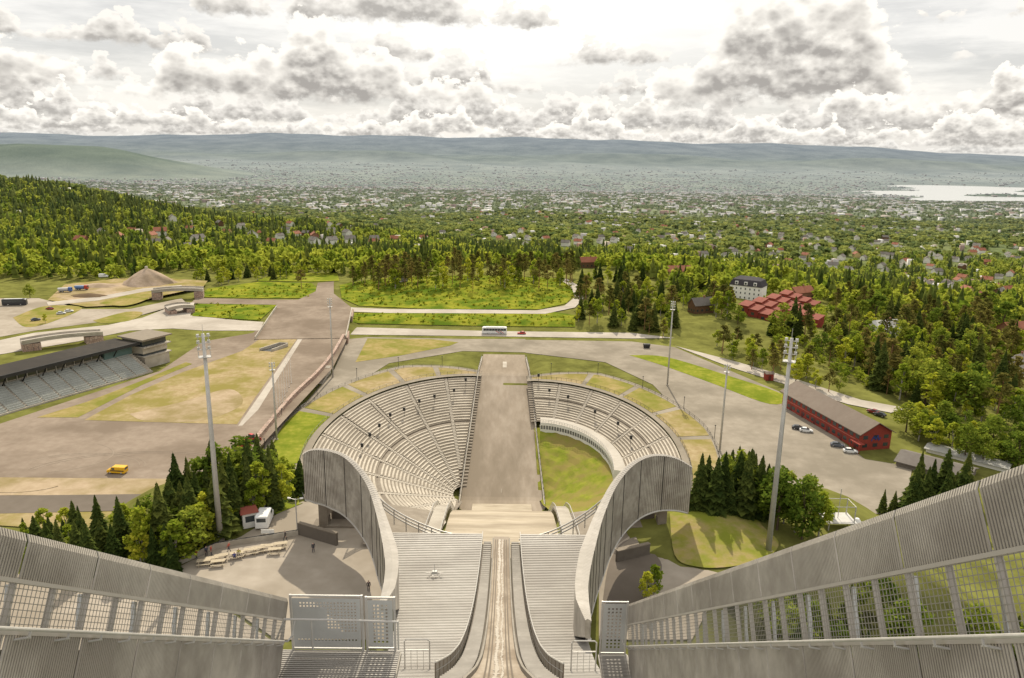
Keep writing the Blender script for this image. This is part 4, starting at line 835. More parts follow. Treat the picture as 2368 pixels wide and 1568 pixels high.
whm=M('house_white',(.78,.75,.69),(.72,.69,.63),1); rtile=M('tile_red',(.27,.10,.06),(.33,.14,.085),.8); dtile=M('tile_dark',(.15,.135,.12),(.20,.18,.16),.8); yel=M('house_yellow',(.6,.47,.22),None,1); brk=M('house_brick',(.30,.15,.10),None,1); wood=M('house_wood',(.16,.09,.05),None,1)
for px,py,a,Lh,Wh,wm,rm,lb in ((2045,775,.3,20,12,whm,M('pale_roof',(.55,.54,.5),None,1),'long pale roofed building in the right hand woods'),(1850,690,.5,18,9,brk,rtile,'brick building with red roof behind the terraced houses'),(1565,640,.2,20,10,yel,rtile,'pale building with red roof beyond the right hand pines'),(1620,722,.4,13,7,wood,dtile,'low dark timber lodge among pines below the hotel'),(1360,618,.2,14,8,wood,rtile,'brown villa with tiled roof behind the island trees'),(2350,860,.6,22,12,whm,dtile,'white house at the right edge of the picture'),(2340,775,.3,16,10,brk,rtile,'brick house with red roof at the right edge above the white one'),(2160,690,.2,18,10,whm,rtile,'white house with red roof high in the right woods')):
    q=gp(px,py); HOUSES.append((q.x,q.y,Lh*.45)); gable_house(q,a,Lh,Wh,5,8.5,wm,rm,lb,'villa','house',(4,(1.2,),1.2,1.3))
q=pz(2140,1085,ZR); gable_house(q+Vector((3,0,-2)),-.75,19,11,3.5,5.2,M('shed_wall',(.2,.17,.14),None,1),M('shed_roof',(.14,.12,.105),(.18,.16,.14),.5),'low shed with dark roof behind the right tower wall','shed','shed',None,.6,False)
q=pz(2215,1060,ZR); gable_house(q+Vector((3,0,-2)),-.75,22,6,3,3.6,whm,M('pale_shed_roof',(.36,.35,.32),(.42,.41,.38),.5),'pale roofed shed beside the dark shed at right','shed','shed',None,.6,False)
q=pz(1777,878,ZR); t=E('red_cabin','small red cabin box beside the lane right of the car park','cabin',q); mb=MB(); mb.box(-1.6,1.6,-1.4,1.4,0,2.8); mb.build('wall',redp,t,False); mb=MB(); mb.loft([[(-1.9,-1.7,2.8),(1.9,-1.7,2.8),(1.9,1.7,2.8),(-1.9,1.7,2.8)],[(-1.9,-.05,3.6),(1.9,-.05,3.6),(1.9,.05,3.6),(-1.9,.05,3.6)]]); mb.build('roof',roofg,t,False); MB().box(-.5,.5,-1.45,-1.38,.2,2.1).build('door',paint((.1,.02,.02)),t,False)
q=pz(1495,805,ZR); t=E('waste_container','dark waste container beside the road end of the car park','container',q); mb=MB(); mb.loft([[(-1.3,-.8,.2),(1.3,-.8,.2),(1.3,.8,.2),(-1.3,.8,.2)],[(-1.6,-1,1.8),(1.6,-1,1.8),(1.6,1,1.8),(-1.6,1,1.8)]]); mb.build('bin',dark,t,False); MB().loft([[(-1.65,-1.05,1.82),(1.65,-1.05,1.82),(1.65,1.05,1.82),(-1.65,1.05,1.82)],[(-1.5,-.4,2.2),(1.5,-.4,2.2),(1.5,.4,2.2),(-1.5,.4,2.2)]]).build('lid',dark,t,False)
q=pz(576,1212,29.5); t=E('kiosk','small white kiosk with red roof edge beside the white van','kiosk',q,.5); MB().box(-1.1,1.1,-1.3,1.3,0,2.5).build('wall',white,t,False); MB().loft([[(-1.4,-1.6,2.5),(1.4,-1.6,2.5),(1.4,1.6,2.5),(-1.4,1.6,2.5)],[(-1.2,-.1,3.1),(1.2,-.1,3.1),(1.2,.1,3.1),(-1.2,.1,3.1)]]).build('roof',redroof,t,False); MB().box(-.7,.7,-1.34,-1.28,1.0,2.0).build('hatch',glass,t,False); MB().box(1.08,1.14,-1.0,1.0,.3,2.1).build('red_panel',paint((.4,.04,.03)),t,False)
wood2=M('pale_wood',(.48,.40,.28),(.55,.47,.35),3); tb=None
TP=[(472,1306),(490,1300),(512,1294),(548,1288),(580,1280),(598,1276),(618,1271),(650,1266),(505,1307),(636,1279)]
for k,(px,py) in enumerate(TP):
    q=pz(px,py,29.56); 
    if tb is None:
        tb=E('picnic_table','pale wooden picnic table with fixed benches in the terrace row','picnic table',q,.25,'picnic tables on the terrace')
        mb=MB()
        for j in range(5): mb.box(-.95,.95,-.4+j*.16,-.26+j*.16,.72,.76)
        mb.build('table_top',wood2,tb,False)
        for s_ in (-1,1):
            mb=MB(); mb.box(-.95,.95,s_*.72-.14,s_*.72+.14,.42,.46); mb.build('bench',wood2,tb,False)
            mb=MB(); mb.bar((s_*.65,-.75,0),(s_*.65,-.2,.72),.08,.05); mb.bar((s_*.65,.75,0),(s_*.65,.2,.72),.08,.05); mb.bar((s_*.65,-.8,.38),(s_*.65,.8,.38),.06,.08); mb.build('leg',wood2,tb,False)
    else: dup(tb,q,.25+R.uniform(-.15,.15))
P=[pz(412,1306,29.5),pz(500,1268,29.5),pz(600,1252,29.5),pz(690,1238,29.5)]
t=E('terrace_wall','low dark topped wall along the back of the picnic terrace','wall',P[0]); mb=MB()
for a,b in zip(P[:-1],P[1:]): mb.bar(a+Vector((0,0,.4)),b+Vector((0,0,.4)),.35,.9)
mb.build('wall_body',conc,t); mb=MB()
for a,b in zip(P[:-1],P[1:]): mb.bar(a+Vector((0,0,.95)),b+Vector((0,0,.95)),.1,.1)
mb.build('top_rail',dark,t)
q=pz(688,1236,29.5); t=E('street_lamp','slim street lamp with double head at the terrace corner','street lamp',q); MB().tube([(0,0,0),(0,0,6)],.09,6).build('post',galv,t,False)
for s_ in (-1,1): MB().bar((0,0,5.9),(s_*.9,0,6.1),.08,.06).build('arm',galv,t,False); MB().tube([(s_*.7,0,6.1),(s_*1.2,0,6.15)],.14,6).build('lamp_head',white,t,False)
q=pz(620,1246,29.5); t=E('notice_board','white notice board on two posts behind the terrace wall','sign',q); MB().box(-1,1,-.03,.03,.9,1.6).build('board',white,t,False)
for x_ in (-.87,.87): MB().box(x_-.03,x_+.03,-.03,.03,0,.9).build('post',galv,t,False)
q=gp(1935,1215); t=E('antenna_platform','small steel antenna platform with white cylinders behind the right tower wall','antenna',q); mb=MB()
for x_ in (-2,2):
    for y_ in (-1.5,1.5): mb.tube([(x_,y_,-4),(x_,y_,4)],.1,5)
mb.box(-2.4,2.4,-1.9,1.9,1.2,1.35); mb.tube([(-2,-1.5,4),(2,-1.5,4),(2,1.5,4),(-2,1.5,4),(-2,-1.5,4)],.07,5); mb.build('frame',galv,t,False); MB().tube([(-1,0,1.35),(-1,0,3)],.5,10).build('cylinder',white,t,False); MB().tube([(3.2,0,.2),(3.2,0,1.3)],1.1,14,r2=.3).build('dish',white,t,False); MB().tube([(0,0,1.3),(0,0,6.5)],.06,5).build('aerial',galv,t,False)
# ------------------------------------------------------------------ people
SK=[((0,0,.95),.13,'t'),((0,0,1.15),.13,'j'),((0,0,1.35),.16,'j'),((0,0,1.49),.06,'s'),((0,.01,1.58),.085,'s'),((0,.0,1.68),.08,'h')]
SE=[(0,1),(1,2),(2,3),(3,4),(4,5)]
def body(pose):
    sk=list(SK); se=list(SE)
    def add(pt,r,tg,pa): sk.append((pt,r,tg)); se.append((pa,len(sk)-1)); return len(sk)-1
    for s_ in (-1,1):
        hp=add((s_*.1,0,.88),.095,'t',0)
        if pose=='sit': k=add((s_*.13,.42,.86),.075,'t',hp); a=add((s_*.13,.45,.48),.05,'t',k)
        elif pose=='walk': k=add((s_*.1,.14*s_,.5),.07,'t',hp); a=add((s_*.1,.26*s_-.05,.1),.045,'t',k)
        else: k=add((s_*.11,.02,.49),.07,'t',hp); a=add((s_*.12,0,.09),.045,'t',k)
        q=sk[a][0]; add((q[0],q[1]+.17,q[2]-.05),.04,'b',a)
        sh=add((s_*.19,0,1.4),.07,'j',2)
        if pose=='sit': e=add((s_*.26,.08,1.13),.05,'j',sh); w_=add((s_*.2,.32,1.1),.034,'j',e); dr=Vector((0,1,0))
        elif pose=='walk': e=add((s_*.25,-.1*s_,1.14),.05,'j',sh); w_=add((s_*.25,-.1*s_+.1,.9),.034,'j',e); dr=Vector((0,.3,-1))
        else: e=add((s_*.25,-.03,1.13),.05,'j',sh); w_=add((s_*.26,.06,.88),.034,'j',e); dr=Vector((0,.2,-1))
        dr.normalize(); wq=Vector(sk[w_][0]); pm=add(tuple(wq+dr*.07),.032,'s',w_); pq=Vector(sk[pm][0])
        for j,l in enumerate((.075,.09,.08,.06)): add(tuple(pq+dr*l+Vector((0,(j-1.5)*.022,0))+Vector((s_*-.015,0,0))),.009,'s',pm)
        add(tuple(wq+dr*.06+Vector((0,.06,0))),.01,'s',w_)
    me=bpy.data.meshes.new('person_body'); me.from_pydata([q[0] for q in sk],se,[]); o=bpy.data.objects.new('tmp',me); C.objects.link(o)
    md=o.modifiers.new('s','SKIN'); md.use_smooth_shade=True
    for i,q in enumerate(sk): me.skin_vertices[0].data[i].radius=(q[1],q[1]); me.skin_vertices[0].data[i].use_root=(i==0)
    sb=o.modifiers.new('d','SUBSURF'); sb.levels=1; sb.render_levels=1
    dg=bpy.context.evaluated_depsgraph_get(); out=bpy.data.meshes.new_from_object(o.evaluated_get(dg)); bpy.data.objects.remove(o)
    P=np.array([q[0] for q in sk]); TG='tjshb'; ids=[]
    for f in out.polygons: ids.append(TG.index(sk[int(np.argmin(((P-np.array(f.center))**2).sum(1)))][2]))
    return out,ids
BD={k:body(k) for k in ('stand','walk','sit')}
skin=paint((.50,.32,.24)); hair=paint((.08,.05,.03)); boot=paint((.04,.035,.03))
def person(px,py,z,pose,rz,jc,tc_,label):
    me,ids=BD[pose]; me=me.copy(); me.materials.clear()
    for c in (paint(tc_),paint(jc),skin,hair,boot): me.materials.append(c)
    me.polygons.foreach_set('material_index',ids); q=pz(px,py,z); o=bpy.data.objects.new('person',me); C.objects.link(o); o.location=(q.x,q.y,z-(.36 if pose=='sit' else 0)); o.rotation_euler=(0,0,rz); o['label']=label; o['category']='person'
person(455,1293,29.56,'stand',2.5,(.35,.04,.03),(.05,.06,.1),'person in red jacket standing at the left end of the terrace wall')
person(478,1286,29.56,'stand',1.0,(.05,.06,.1),(.04,.04,.05),'person in dark jacket in the pair left of the picnic tables')
person(489,1284,29.56,'stand',-1.5,(.45,.08,.05),(.1,.1,.12),'person in red top in the pair left of the picnic tables')
person(530,1277,29.56,'walk',1.6,(.5,.12,.08),(.05,.05,.08),'person in red top walking along the terrace wall')
person(543,1296,29.56,'sit',.3,(.04,.05,.2),(.05,.05,.06),'person in blue jacket sitting at a picnic table')
person(553,1287,29.56,'sit',3.4,(.4,.35,.08),(.05,.05,.06),'person in yellow top sitting at a picnic table')
person(660,1250,29.56,'walk',-1.2,(.06,.05,.05),(.04,.04,.05),'person in black walking beyond the last picnic table')
person(725,1278,29.56,'stand',.5,(.05,.05,.06),(.06,.06,.08),'person in dark clothes standing in the shade of the wind screen')
person(853,1368,29.56,'stand',0,(.07,.06,.06),(.04,.04,.05),'person in dark clothes standing beneath the left wind screen')
# ------------------------------------------------------------------ trees
def leafcards(mb,c,r,n,sz,rnd,flat=1):
    for _ in range(n):
        d=Vector((rnd.gauss(0,1),rnd.gauss(0,1),rnd.gauss(0,1))).normalized()*(r*(.5+.55*rnd.random())); q=c+Vector((d.x,d.y,d.z*flat))
        a=Vector((rnd.gauss(0,1),rnd.gauss(0,1),rnd.gauss(0,.7))).normalized(); b=a.cross(Vector((rnd.gauss(0,1),rnd.gauss(0,1),rnd.gauss(0,1)))).normalized(); s_=sz*(.6+.8*rnd.random())
        mb.add([q-a*s_,q+b*s_*.7,q+a*s_,q-b*s_*.7],[(0,1,2,3)])
def spruce(seed):
    r=random.Random(seed); c=MB(); lev=24
    for i in range(lev):
        f=i/(lev-1); z=.05+.93*f; rr=(.21*(1-f)**.9+.016)*(.82+.36*r.random()); n=int(14-7*f)
        for k in range(n):
            a=2*pi*(k+r.random()*.8)/n; L=rr*(.65+.55*r.random()); d=Vector((cos(a),sin(a),0)); sd=Vector((-sin(a),cos(a),0)); w=L*.34+.008
            dr=.055*(1-f*.5)+.015; q0=Vector((0,0,z+.025)); q1=d*L*.55+Vector((0,0,z-.005)); q2=d*L+Vector((0,0,z-dr))
            c.add([q0,q1-sd*w,q2,q1+sd*w],[(0,1,2),(0,2,3)])
            for u in (-1,1): e=q1+sd*w*u*.6; c.add([q1,e+d*L*.25+Vector((0,0,-.03)),e+sd*u*.02+Vector((0,0,-.045))],[(0,1,2)])
    c.add([(0,.008,.95),(.007,-.005,.95),(-.007,-.005,.95),(0,0,1.03)],[(0,1,3),(1,2,3),(2,0,3)])
    t=MB(); t.tube([(0,0,-.03),(0,0,.5),(0,0,.97)],.016,6,r2=.003); return c,t
def decid(seed,slim=1.):
    r=random.Random(seed); c=MB(); t=MB(); t.tube([(0,0,-.03),(.01,0,.25),(0,.01,.55)],.018,6,r2=.008)
    for k in range(19):
        f=r.random(); a=r.random()*2*pi; z=.20+.70*f; rr=.27*slim*sin(pi*min(.95,.22+f*.72)); q=Vector((rr*cos(a)*r.uniform(.4,1),rr*sin(a)*r.uniform(.4,1),z)); leafcards(c,q,.115*slim*(1.1-f*.35),46,.030,r,.85)
        if k<6: t.tube([(0,0,.2+.25*f),tuple(q)],.006,4,r2=.002)
    leafcards(c,Vector((0,0,.9)),.08*slim,36,.028,r); return c,t
def pine(seed):
    r=random.Random(seed); c=MB(); t=MB(); b=r.uniform(-.02,.02); t.tube([(0,0,-.03),(b,0,.4),(b*.5,b,.8),(0,0,.95)],.014,6,r2=.004)
    for k in range(17):
        f=k/16; a=r.random()*2*pi; z=.42+.52*f; rr=.18*(1-f*.75)*r.uniform(.5,1.1); q=Vector((rr*cos(a),rr*sin(a),z)); leafcards(c,q,.095*(1.15-f*.5),32,.028,r,.55); t.tube([(b*.6,0,z-.03),tuple(q)],.005,4,r2=.002)
    leafcards(c,Vector((0,0,.95)),.05,28,.024,r,.8); return c,t
PROT={}
for sp,fn,lm,bk_,n in (('spruce_tree',spruce,lf_spr,bark,5),('pine_tree',pine,lf_pin,pbark,5),('birch_tree',lambda s:decid(s,.8),lf_dec,bbark,5),('leafy_tree',lambda s:decid(s,1.1),lf_dk,bark,5)):
    PROT[sp]=[]
    for k in range(n): c,t=fn(k*7+3); PROT[sp].append((c.mesh('crown',lm),t.mesh('trunk',bk_)))
TREES=[]
def tree(sp,q,Hh,label,group,wide=1.):
    t=E(sp,label,'tree',q,R.random()*6.28,group); k=R.randrange(5); s=Hh*R.uniform(.8,1.2)*wide; t.scale=(s,s,Hh)
    for nm,me in zip(('crown','trunk'),PROT[sp][k]): o=bpy.data.objects.new(nm,me); C.objects.link(o); o.parent=t
    TREES.append((q.x,q.y))
def inpoly(x,y,P):
    c=False; j=len(P)-1
    for i in range(len(P)):
        if (P[i][1]>y)!=(P[j][1]>y) and x<(P[j][0]-P[i][0])*(y-P[i][1])/(P[j][1]-P[i][1])+P[i][0]: c=not c
        j=i
    return c
def blocked(q): return any(abs(q.x-hx*q.y/hy)<r_ and -r_-12<q.y-hy<r_ for hx,hy,r_ in HOUSES)
def cluster(P,n,mix,where,hr_,mind,seed,wide=1.,world=None):
    R.seed(seed); got=[]; tr=0
    if not world: x0,x1=min(q[0] for q in P),max(q[0] for q in P); y0,y1=min(q[1] for q in P),max(q[1] for q in P)
    while len(got)<n and tr<n*40:
        tr+=1
        if world:
            x,y=R.uniform(world[0],world[1]),R.uniform(world[2],world[3]); q=Vector((x,y,float(h(x,y))))
        else:
            x,y=R.uniform(x0,x1),R.uniform(y0,y1)
            if not inpoly(x,y,P): continue
            q=gp(x,y)
        if q is None or any((q-g_).length<mind for g_ in got) or blocked(q): continue
        got.append(q); r=R.random(); a=0
        for sp,w_,desc in mix:
            a+=w_
            if r<=a: break
        tree(sp,q,R.uniform(*hr_)*(1 if sp!='birch_tree' else .8),desc+' '+where,desc+'s '+where,wide)
cluster([(330,1300),(420,1190),(520,1140),(640,1115),(705,1125),(690,1150),(600,1195),(510,1238),(400,1325)],86,[('spruce_tree',.6,'dark pointed spruce'),('birch_tree',.25,'bright green leafy tree'),('leafy_tree',.15,'round leafy tree')],'on the slope between stadium and picnic terrace',(5.5,11.5),1.8,1,1.15)
cluster([(20,1330),(60,1240),(330,1240),(420,1330)],32,[('spruce_tree',.65,'dark pointed spruce'),('birch_tree',.35,'bright green leafy tree')],'behind the left tower wall',(5.5,9.5),2.3,2,1.15)
cluster([(1605,1180),(1620,1140),(1760,1160),(1800,1215),(1740,1195)],28,[('spruce_tree',.85,'dark pointed spruce'),('leafy_tree',.15,'round leafy tree')],'between the grass mound and the car park',(7,11),1.9,3,1.15)
cluster([(1790,1235),(1800,1190),(1900,1225),(1900,1255)],9,[('leafy_tree',.5,'round leafy tree'),('birch_tree',.5,'bright green leafy tree')],'right of the tall mound mast',(8,11),2.2,4,1.2)
cluster([(2090,1230),(2110,1170),(2230,1150),(2230,1200)],10,[('spruce_tree',1,'dark pointed spruce')],'rising behind the right tower wall',(11,16),2.8,5,1.15)
cluster([(2030,1190),(2045,1170),(2070,1180),(2060,1200)],2,[('spruce_tree',1,'small pointed spruce')],'at the near corner of the car park',(5,7),2,51,1.1)
cluster([(1480,1385),(1540,1375),(1545,1390),(1490,1400)],2,[('birch_tree',1,'bright yellow green young tree')],'below the right wind screen',(5.5,7),2,6,1.1)
cluster(None,95,[('leafy_tree',.5,'round leafy tree'),('spruce_tree',.5,'dark pointed spruce')],'seen through the mesh of the right tower wall',(4,7.2),2.2,61,1.25,(30,82,46,90))
cluster(None,9,[('leafy_tree',1,'round leafy tree')],'seen through the mesh of the left tower wall',(3,5),4,62,1.2,(-80,-50,55,84))
cluster([(795,662),(880,640),(1100,630),(1330,640),(1335,662),(1180,672),(1000,668),(850,672)],92,[('pine_tree',.66,'tall brown trunked pine'),('birch_tree',.34,'light green birch')],'on the meadow beyond the road',(13,21),3.1,7,1.05)
cluster([(430,648),(520,638),(700,628),(790,628),(770,640),(600,650),(500,660)],40,[('birch_tree',.75,'light green birch'),('spruce_tree',.25,'dark pointed spruce')],'along the far edge of the left meadow',(8,12),3.2,8,1.2)
cluster([(1335,690),(1350,640),(1480,650),(1560,700),(1560,790),(1470,795),(1450,762),(1335,755)],80,[('birch_tree',.45,'light green birch'),('spruce_tree',.4,'dark pointed spruce'),('pine_tree',.15,'tall brown trunked pine')],'at the bend where the road meets the woods',(9,18),3.2,9,1.15)
cluster([(1570,720),(1690,745),(1830,790),(1960,880),(2090,930),(2368,1010),(2368,740),(2050,700),(1930,700),(1900,770),(1760,770),(1640,700)],280,[('pine_tree',.40,'tall brown trunked pine'),('birch_tree',.30,'light green birch'),('leafy_tree',.14,'round leafy tree'),('spruce_tree',.16,'dark pointed spruce')],'in the woods right of the car park',(9,21),4.0,10,1.2)
cluster([(1610,800),(1700,790),(1850,850),(1960,920),(1830,890),(1700,845)],26,[('pine_tree',.5,'tall brown trunked pine'),('birch_tree',.5,'light green birch')],'along the lane above the red building',(9,14),3.6,12,1.2)
cluster([(2060,990),(2120,985),(2368,1060),(2368,1090),(2240,1075),(2090,1010)],26,[('leafy_tree',.5,'round leafy tree'),('birch_tree',.5,'light green birch')],'beside the sheds behind the red building',(9,14),3.6,13,1.25)
cluster([(1560,710),(1690,715),(1700,640),(1560,610)],44,[('spruce_tree',.5,'dark pointed spruce'),('leafy_tree',.2,'round leafy tree'),('birch_tree',.3,'light green birch')],'left of the white hotel',(9,16),3.8,14,1.15)
for px,py,sp,Hh,lb in ((697,668,'pine_tree',13,'lone pine at the corner of the flowered meadow by the upper road'),(70,690,'leafy_tree',9,'lone round green tree beside the left parking area'),(105,747,'birch_tree',5,'small tree on the grass of the left parking area'),(1940,905,'leafy_tree',8,'pale leafy bush tree by the lane above the red building'),(530,735,'birch_tree',4,'small thin tree by the lower road under the flowered bank')):
    tree(sp,gp(px,py),Hh,lb,None,1.15)
# ------------------------------------------------------------------ suburb houses
R.seed(77); hp=[]; protos=[None]*5
HP=[(120,560),(300,525),(600,480),(1100,462),(1700,455),(2368,560),(2368,760),(2050,640),(1850,622),(1700,600),(1300,572),(800,568),(600,590),(330,600)]
VAR=[(whm,dtile,'small white house with dark roof among the suburb trees below'),(whm,rtile,'small white house with red tiled roof among the suburb trees below'),(yel,rtile,'small yellow house with red roof among the suburb trees below'),(wood,dtile,'small brown timber house with dark roof among the suburb trees below'),(brk,rtile,'small brick house with red roof among the suburb trees below')]
tr=0
while len(hp)<280 and tr<9000:
    tr+=1; x,y=R.uniform(100,2368),R.uniform(455,760)
    if not inpoly(x,y,HP): continue
    q=gp(x,y)
    if q is None or q.y<750 or q.y>3300 or any((q-g_).length<24 for g_ in hp): continue
    if q.x<-350 and 900<q.y<1700 and R.random()<.8: continue
    k=R.choices(range(5),(10,2.5,2,1,.6))[0]; hp.append(q); sc=R.uniform(.8,1.2)
    if protos[k] is None: protos[k]=gable_house(q,R.random()*3,12,9,5.2,8.6,VAR[k][0],VAR[k][1],VAR[k][2],'suburban_house','house',None,.6,True,'houses: '+VAR[k][2].replace('small ',''))
    else: dup(protos[k],q,R.random()*3.14,None,(sc,sc,sc))
# ------------------------------------------------------------------ far woods and city as stuff
def scatter(y0,y1,cell,cover,seed):
    rg=np.random.default_rng(seed); out=[]
    for y in np.arange(y0,y1,cell):
        n=int(1.56*y/cell); x=np.linspace(-.78*y,.78*y,n)+rg.uniform(-.6,.6,n)*cell; yy=y+rg.uniform(-.6,.6,n)*cell
        cl=.5+.25*np.sin(x*.012+1.3*np.sin(yy*.006))+.25*np.sin(yy*.011+1.7*np.sin(x*.007+2)); k=rg.random(n)<cover(x,yy,cl); out.append(np.stack([x[k],yy[k]],1))
    return np.concatenate(out)
def merged(name,P,sz,tv,tf,cols,mat,jit=0,seed=1,kind='stuff',label=None,cat=None):
    rg=np.random.default_rng(seed); n=len(P); nv=len(tv); z=h(P[:,0],P[:,1]); a=rg.uniform(0,6.28,n)[:,None]; vx,vy,vz=tv[:,0][None],tv[:,1][None],tv[:,2][None]
    if jit: jx=1+rg.uniform(-jit,jit,(n,nv)); vx=vx*jx; vy=vy*jx; vz=vz*(1+rg.uniform(-jit,jit,(n,nv))*.4)
    X_=(vx*np.cos(a)-vy*np.sin(a))*sz[:,0:1]+P[:,0:1]; Y_=(vx*np.sin(a)+vy*np.cos(a))*sz[:,0:1]+P[:,1:2]; Z_=vz*sz[:,1:2]+z[:,None]
    V=np.stack([X_,Y_,Z_],-1).reshape(-1,3); k=tf.shape[1]; Fc=(tf[None]+(np.arange(n)*nv)[:,None,None]).reshape(-1,k)
    me=bpy.data.meshes.new(name); me.vertices.add(len(V)); me.vertices.foreach_set('co',V.astype(np.float32).ravel()); me.loops.add(Fc.size); me.loops.foreach_set('vertex_index',Fc.astype(np.int32).ravel()); me.polygons.add(len(Fc)); me.polygons.foreach_set('loop_start',np.arange(0,Fc.size,k,dtype=np.int32)); me.polygons.foreach_set('loop_total',np.full(len(Fc),k,np.int32)); me.update(calc_edges=True); me.validate()
    cv=np.repeat(cols,nv,0)*rg.uniform(.65,1.35,(len(V),1)) if jit else np.repeat(cols,nv,0); setcol(me,cv); me.materials.append(mat)
    o=bpy.data.objects.new(name,me); C.objects.link(o); o['kind']=kind
    if label: o['label']=label; o['category']=cat
    return o
farleaf=attrmat('far_foliage',.45,.05,0); farwall=attrmat('far_wall',0,.05,0)
def cone_t(seed,tiers=4,n=6):
    r=random.Random(seed); v=[];f=[]
    for t_ in range(tiers):
        z0=.1+.9*t_/tiers; z1=min(1.02,z0+.9/tiers*1.7); rr=.18*(1-t_/tiers*.85); k=len(v)
        for j in range(n): a=2*pi*(j+r.random()*.4)/n; v.append((rr*cos(a)*r.uniform(.7,1.2),rr*sin(a)*r.uniform(.7,1.2),z0-r.random()*.05))
        v.append((0,0,z1))
        for j in range(n): f.append((k+j,k+(j+1)%n,k+n))
    return np.array(v),np.array(f)
def card_t(seed,n,rw=.26,zc=.58,rz_=.4,sz=.16):
    r=random.Random(seed); v=[];f=[]
    for _ in range(n):
        d=Vector((r.gauss(0,1),r.gauss(0,1),r.gauss(0,1))).normalized()*r.uniform(.6,1); q=Vector((d.x*rw,d.y*rw,zc+d.z*rz_)); a=Vector((r.gauss(0,1),r.gauss(0,1),r.gauss(0,.8))).normalized()*sz; b=a.cross(Vector((r.gauss(0,1),r.gauss(0,1),r.gauss(0,1)))).normalized()*sz*.8; k=len(v); v+=[tuple(q-a),tuple(q+b),tuple(q+a),tuple(q-b)]; f.append((k,k+1,k+2,k+3))
    return np.array(v),np.array(f)
HPX=np.array([(q.x,q.y) for q in hp])
def clearhouses(P):
    k=np.ones(len(P),bool)
    for hx,hy in HPX:
        d=hy-P[:,1]; k&=~((np.abs(P[:,0]-hx*P[:,1]/hy)<10)&(d>-11)&(d<65))
    for hx,hy,r_ in HOUSES:
        d=hy-P[:,1]; k&=~((np.abs(P[:,0]-hx*P[:,1]/hy)<r_)&(d>-r_)&(d<r_+30))
    return P[k]
def leftforest(x,y): return np.exp(-((x+800)/560)**2-((y-1150)/480)**2)
P=scatter(575,1250,7.5,lambda x,y,cl:np.clip(.45+.55*cl+leftforest(x,y),0,.97),1); P=P[~((P[:,1]<600)&(P[:,0]>-130)&(P[:,0]<90))]
P2=scatter(505,575,7,lambda x,y,cl:np.where((x<-60)|(x>110),.85,0.)*np.where((x>-250)&(x<-60)&(y<545),0,1),2); P=clearhouses(np.concatenate([P,P2]))
rg=np.random.default_rng(9); cl_=.5+.5*np.sin(P[:,0]*.021+2*np.sin(P[:,1]*.013)); con=rg.random(len(P))<np.clip(.06+.38*cl_+.42*leftforest(P[:,0],P[:,1]),0,.82)
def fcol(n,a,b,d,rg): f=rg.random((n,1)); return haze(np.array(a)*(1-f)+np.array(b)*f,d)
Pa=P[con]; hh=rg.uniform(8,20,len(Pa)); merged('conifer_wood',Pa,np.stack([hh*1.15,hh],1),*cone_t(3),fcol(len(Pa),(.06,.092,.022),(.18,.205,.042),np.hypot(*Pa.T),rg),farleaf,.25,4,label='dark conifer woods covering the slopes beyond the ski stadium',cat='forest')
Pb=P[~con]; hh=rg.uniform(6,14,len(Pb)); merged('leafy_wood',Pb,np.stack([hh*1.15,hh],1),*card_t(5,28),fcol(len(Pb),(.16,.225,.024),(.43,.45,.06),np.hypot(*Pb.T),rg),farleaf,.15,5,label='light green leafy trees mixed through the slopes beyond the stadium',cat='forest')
WP=[(1545,690),(1690,745),(1780,790),(1960,885),(2090,935),(2368,1060),(2368,700),(2050,680),(1700,640),(1560,620)]
P=scatter(290,505,5.0,lambda x,y,cl:np.where(x>60,.25+.6*cl,0),31); P=np.array([q for q in P if inpoly(*proj(q[0],q[1],float(h(q[0],q[1]))),WP)]); P=clearhouses(P); hh=rg.uniform(2,7,len(P)); merged('woodland_understorey',P,np.stack([hh*1.3,hh],1),*card_t(15,40,.3,.5,.42,.12),fcol(len(P),(.12,.175,.018),(.37,.40,.045),np.hypot(*P.T),rg),farleaf,.15,32,label='low bushes and saplings filling the woods right of the car park',cat='bushes')
SP=[(330,1300),(420,1195),(520,1150),(640,1120),(700,1130),(690,1150),(600,1190),(510,1236),(400,1320)]
P=scatter(104,170,1.7,lambda x,y,cl:np.where(np.abs(x)<110,.7,0),35); P=np.array([q for q in P if inpoly(*proj(q[0],q[1],float(h(q[0],q[1]))),SP)]); hh=rg.uniform(1.2,3.5,len(P)); merged('slope_bushes',P,np.stack([hh*1.3,hh],1),*card_t(17,40,.32,.45,.42,.12),fcol(len(P),(.09,.13,.018),(.27,.29,.04),np.hypot(*P.T),rg),farleaf,.15,36,label='bushes filling the slope between stadium and picnic terrace',cat='bushes')
IP=[[(790,690),(800,655),(1100,632),(1325,642),(1325,690),(1250,714),(850,706)],[(455,702),(640,706),(600,742),(445,732)],[(818,726),(1330,730),(1330,755),(815,744)],[(480,668),(720,657),(715,688),(460,686)]]
P=scatter(370,530,2.6,lambda x,y,cl:.25+.4*cl,33); P=np.array([q for q in P if -190<q[0]<70 and any(inpoly(*proj(q[0],q[1],float(h(q[0],q[1]))),I_) for I_ in IP)]); hh=rg.uniform(.5,1.7,len(P)); merged('meadow_bushes',P,np.stack([hh*1.6,hh],1),*card_t(16,16,.4,.4,.4,.2),fcol(len(P),(.11,.16,.016),(.38,.36,.025),np.hypot(*P.T),rg),farleaf,.15,34,label='yellow green bushes and flowers dotting the meadows beyond the road',cat='bushes')
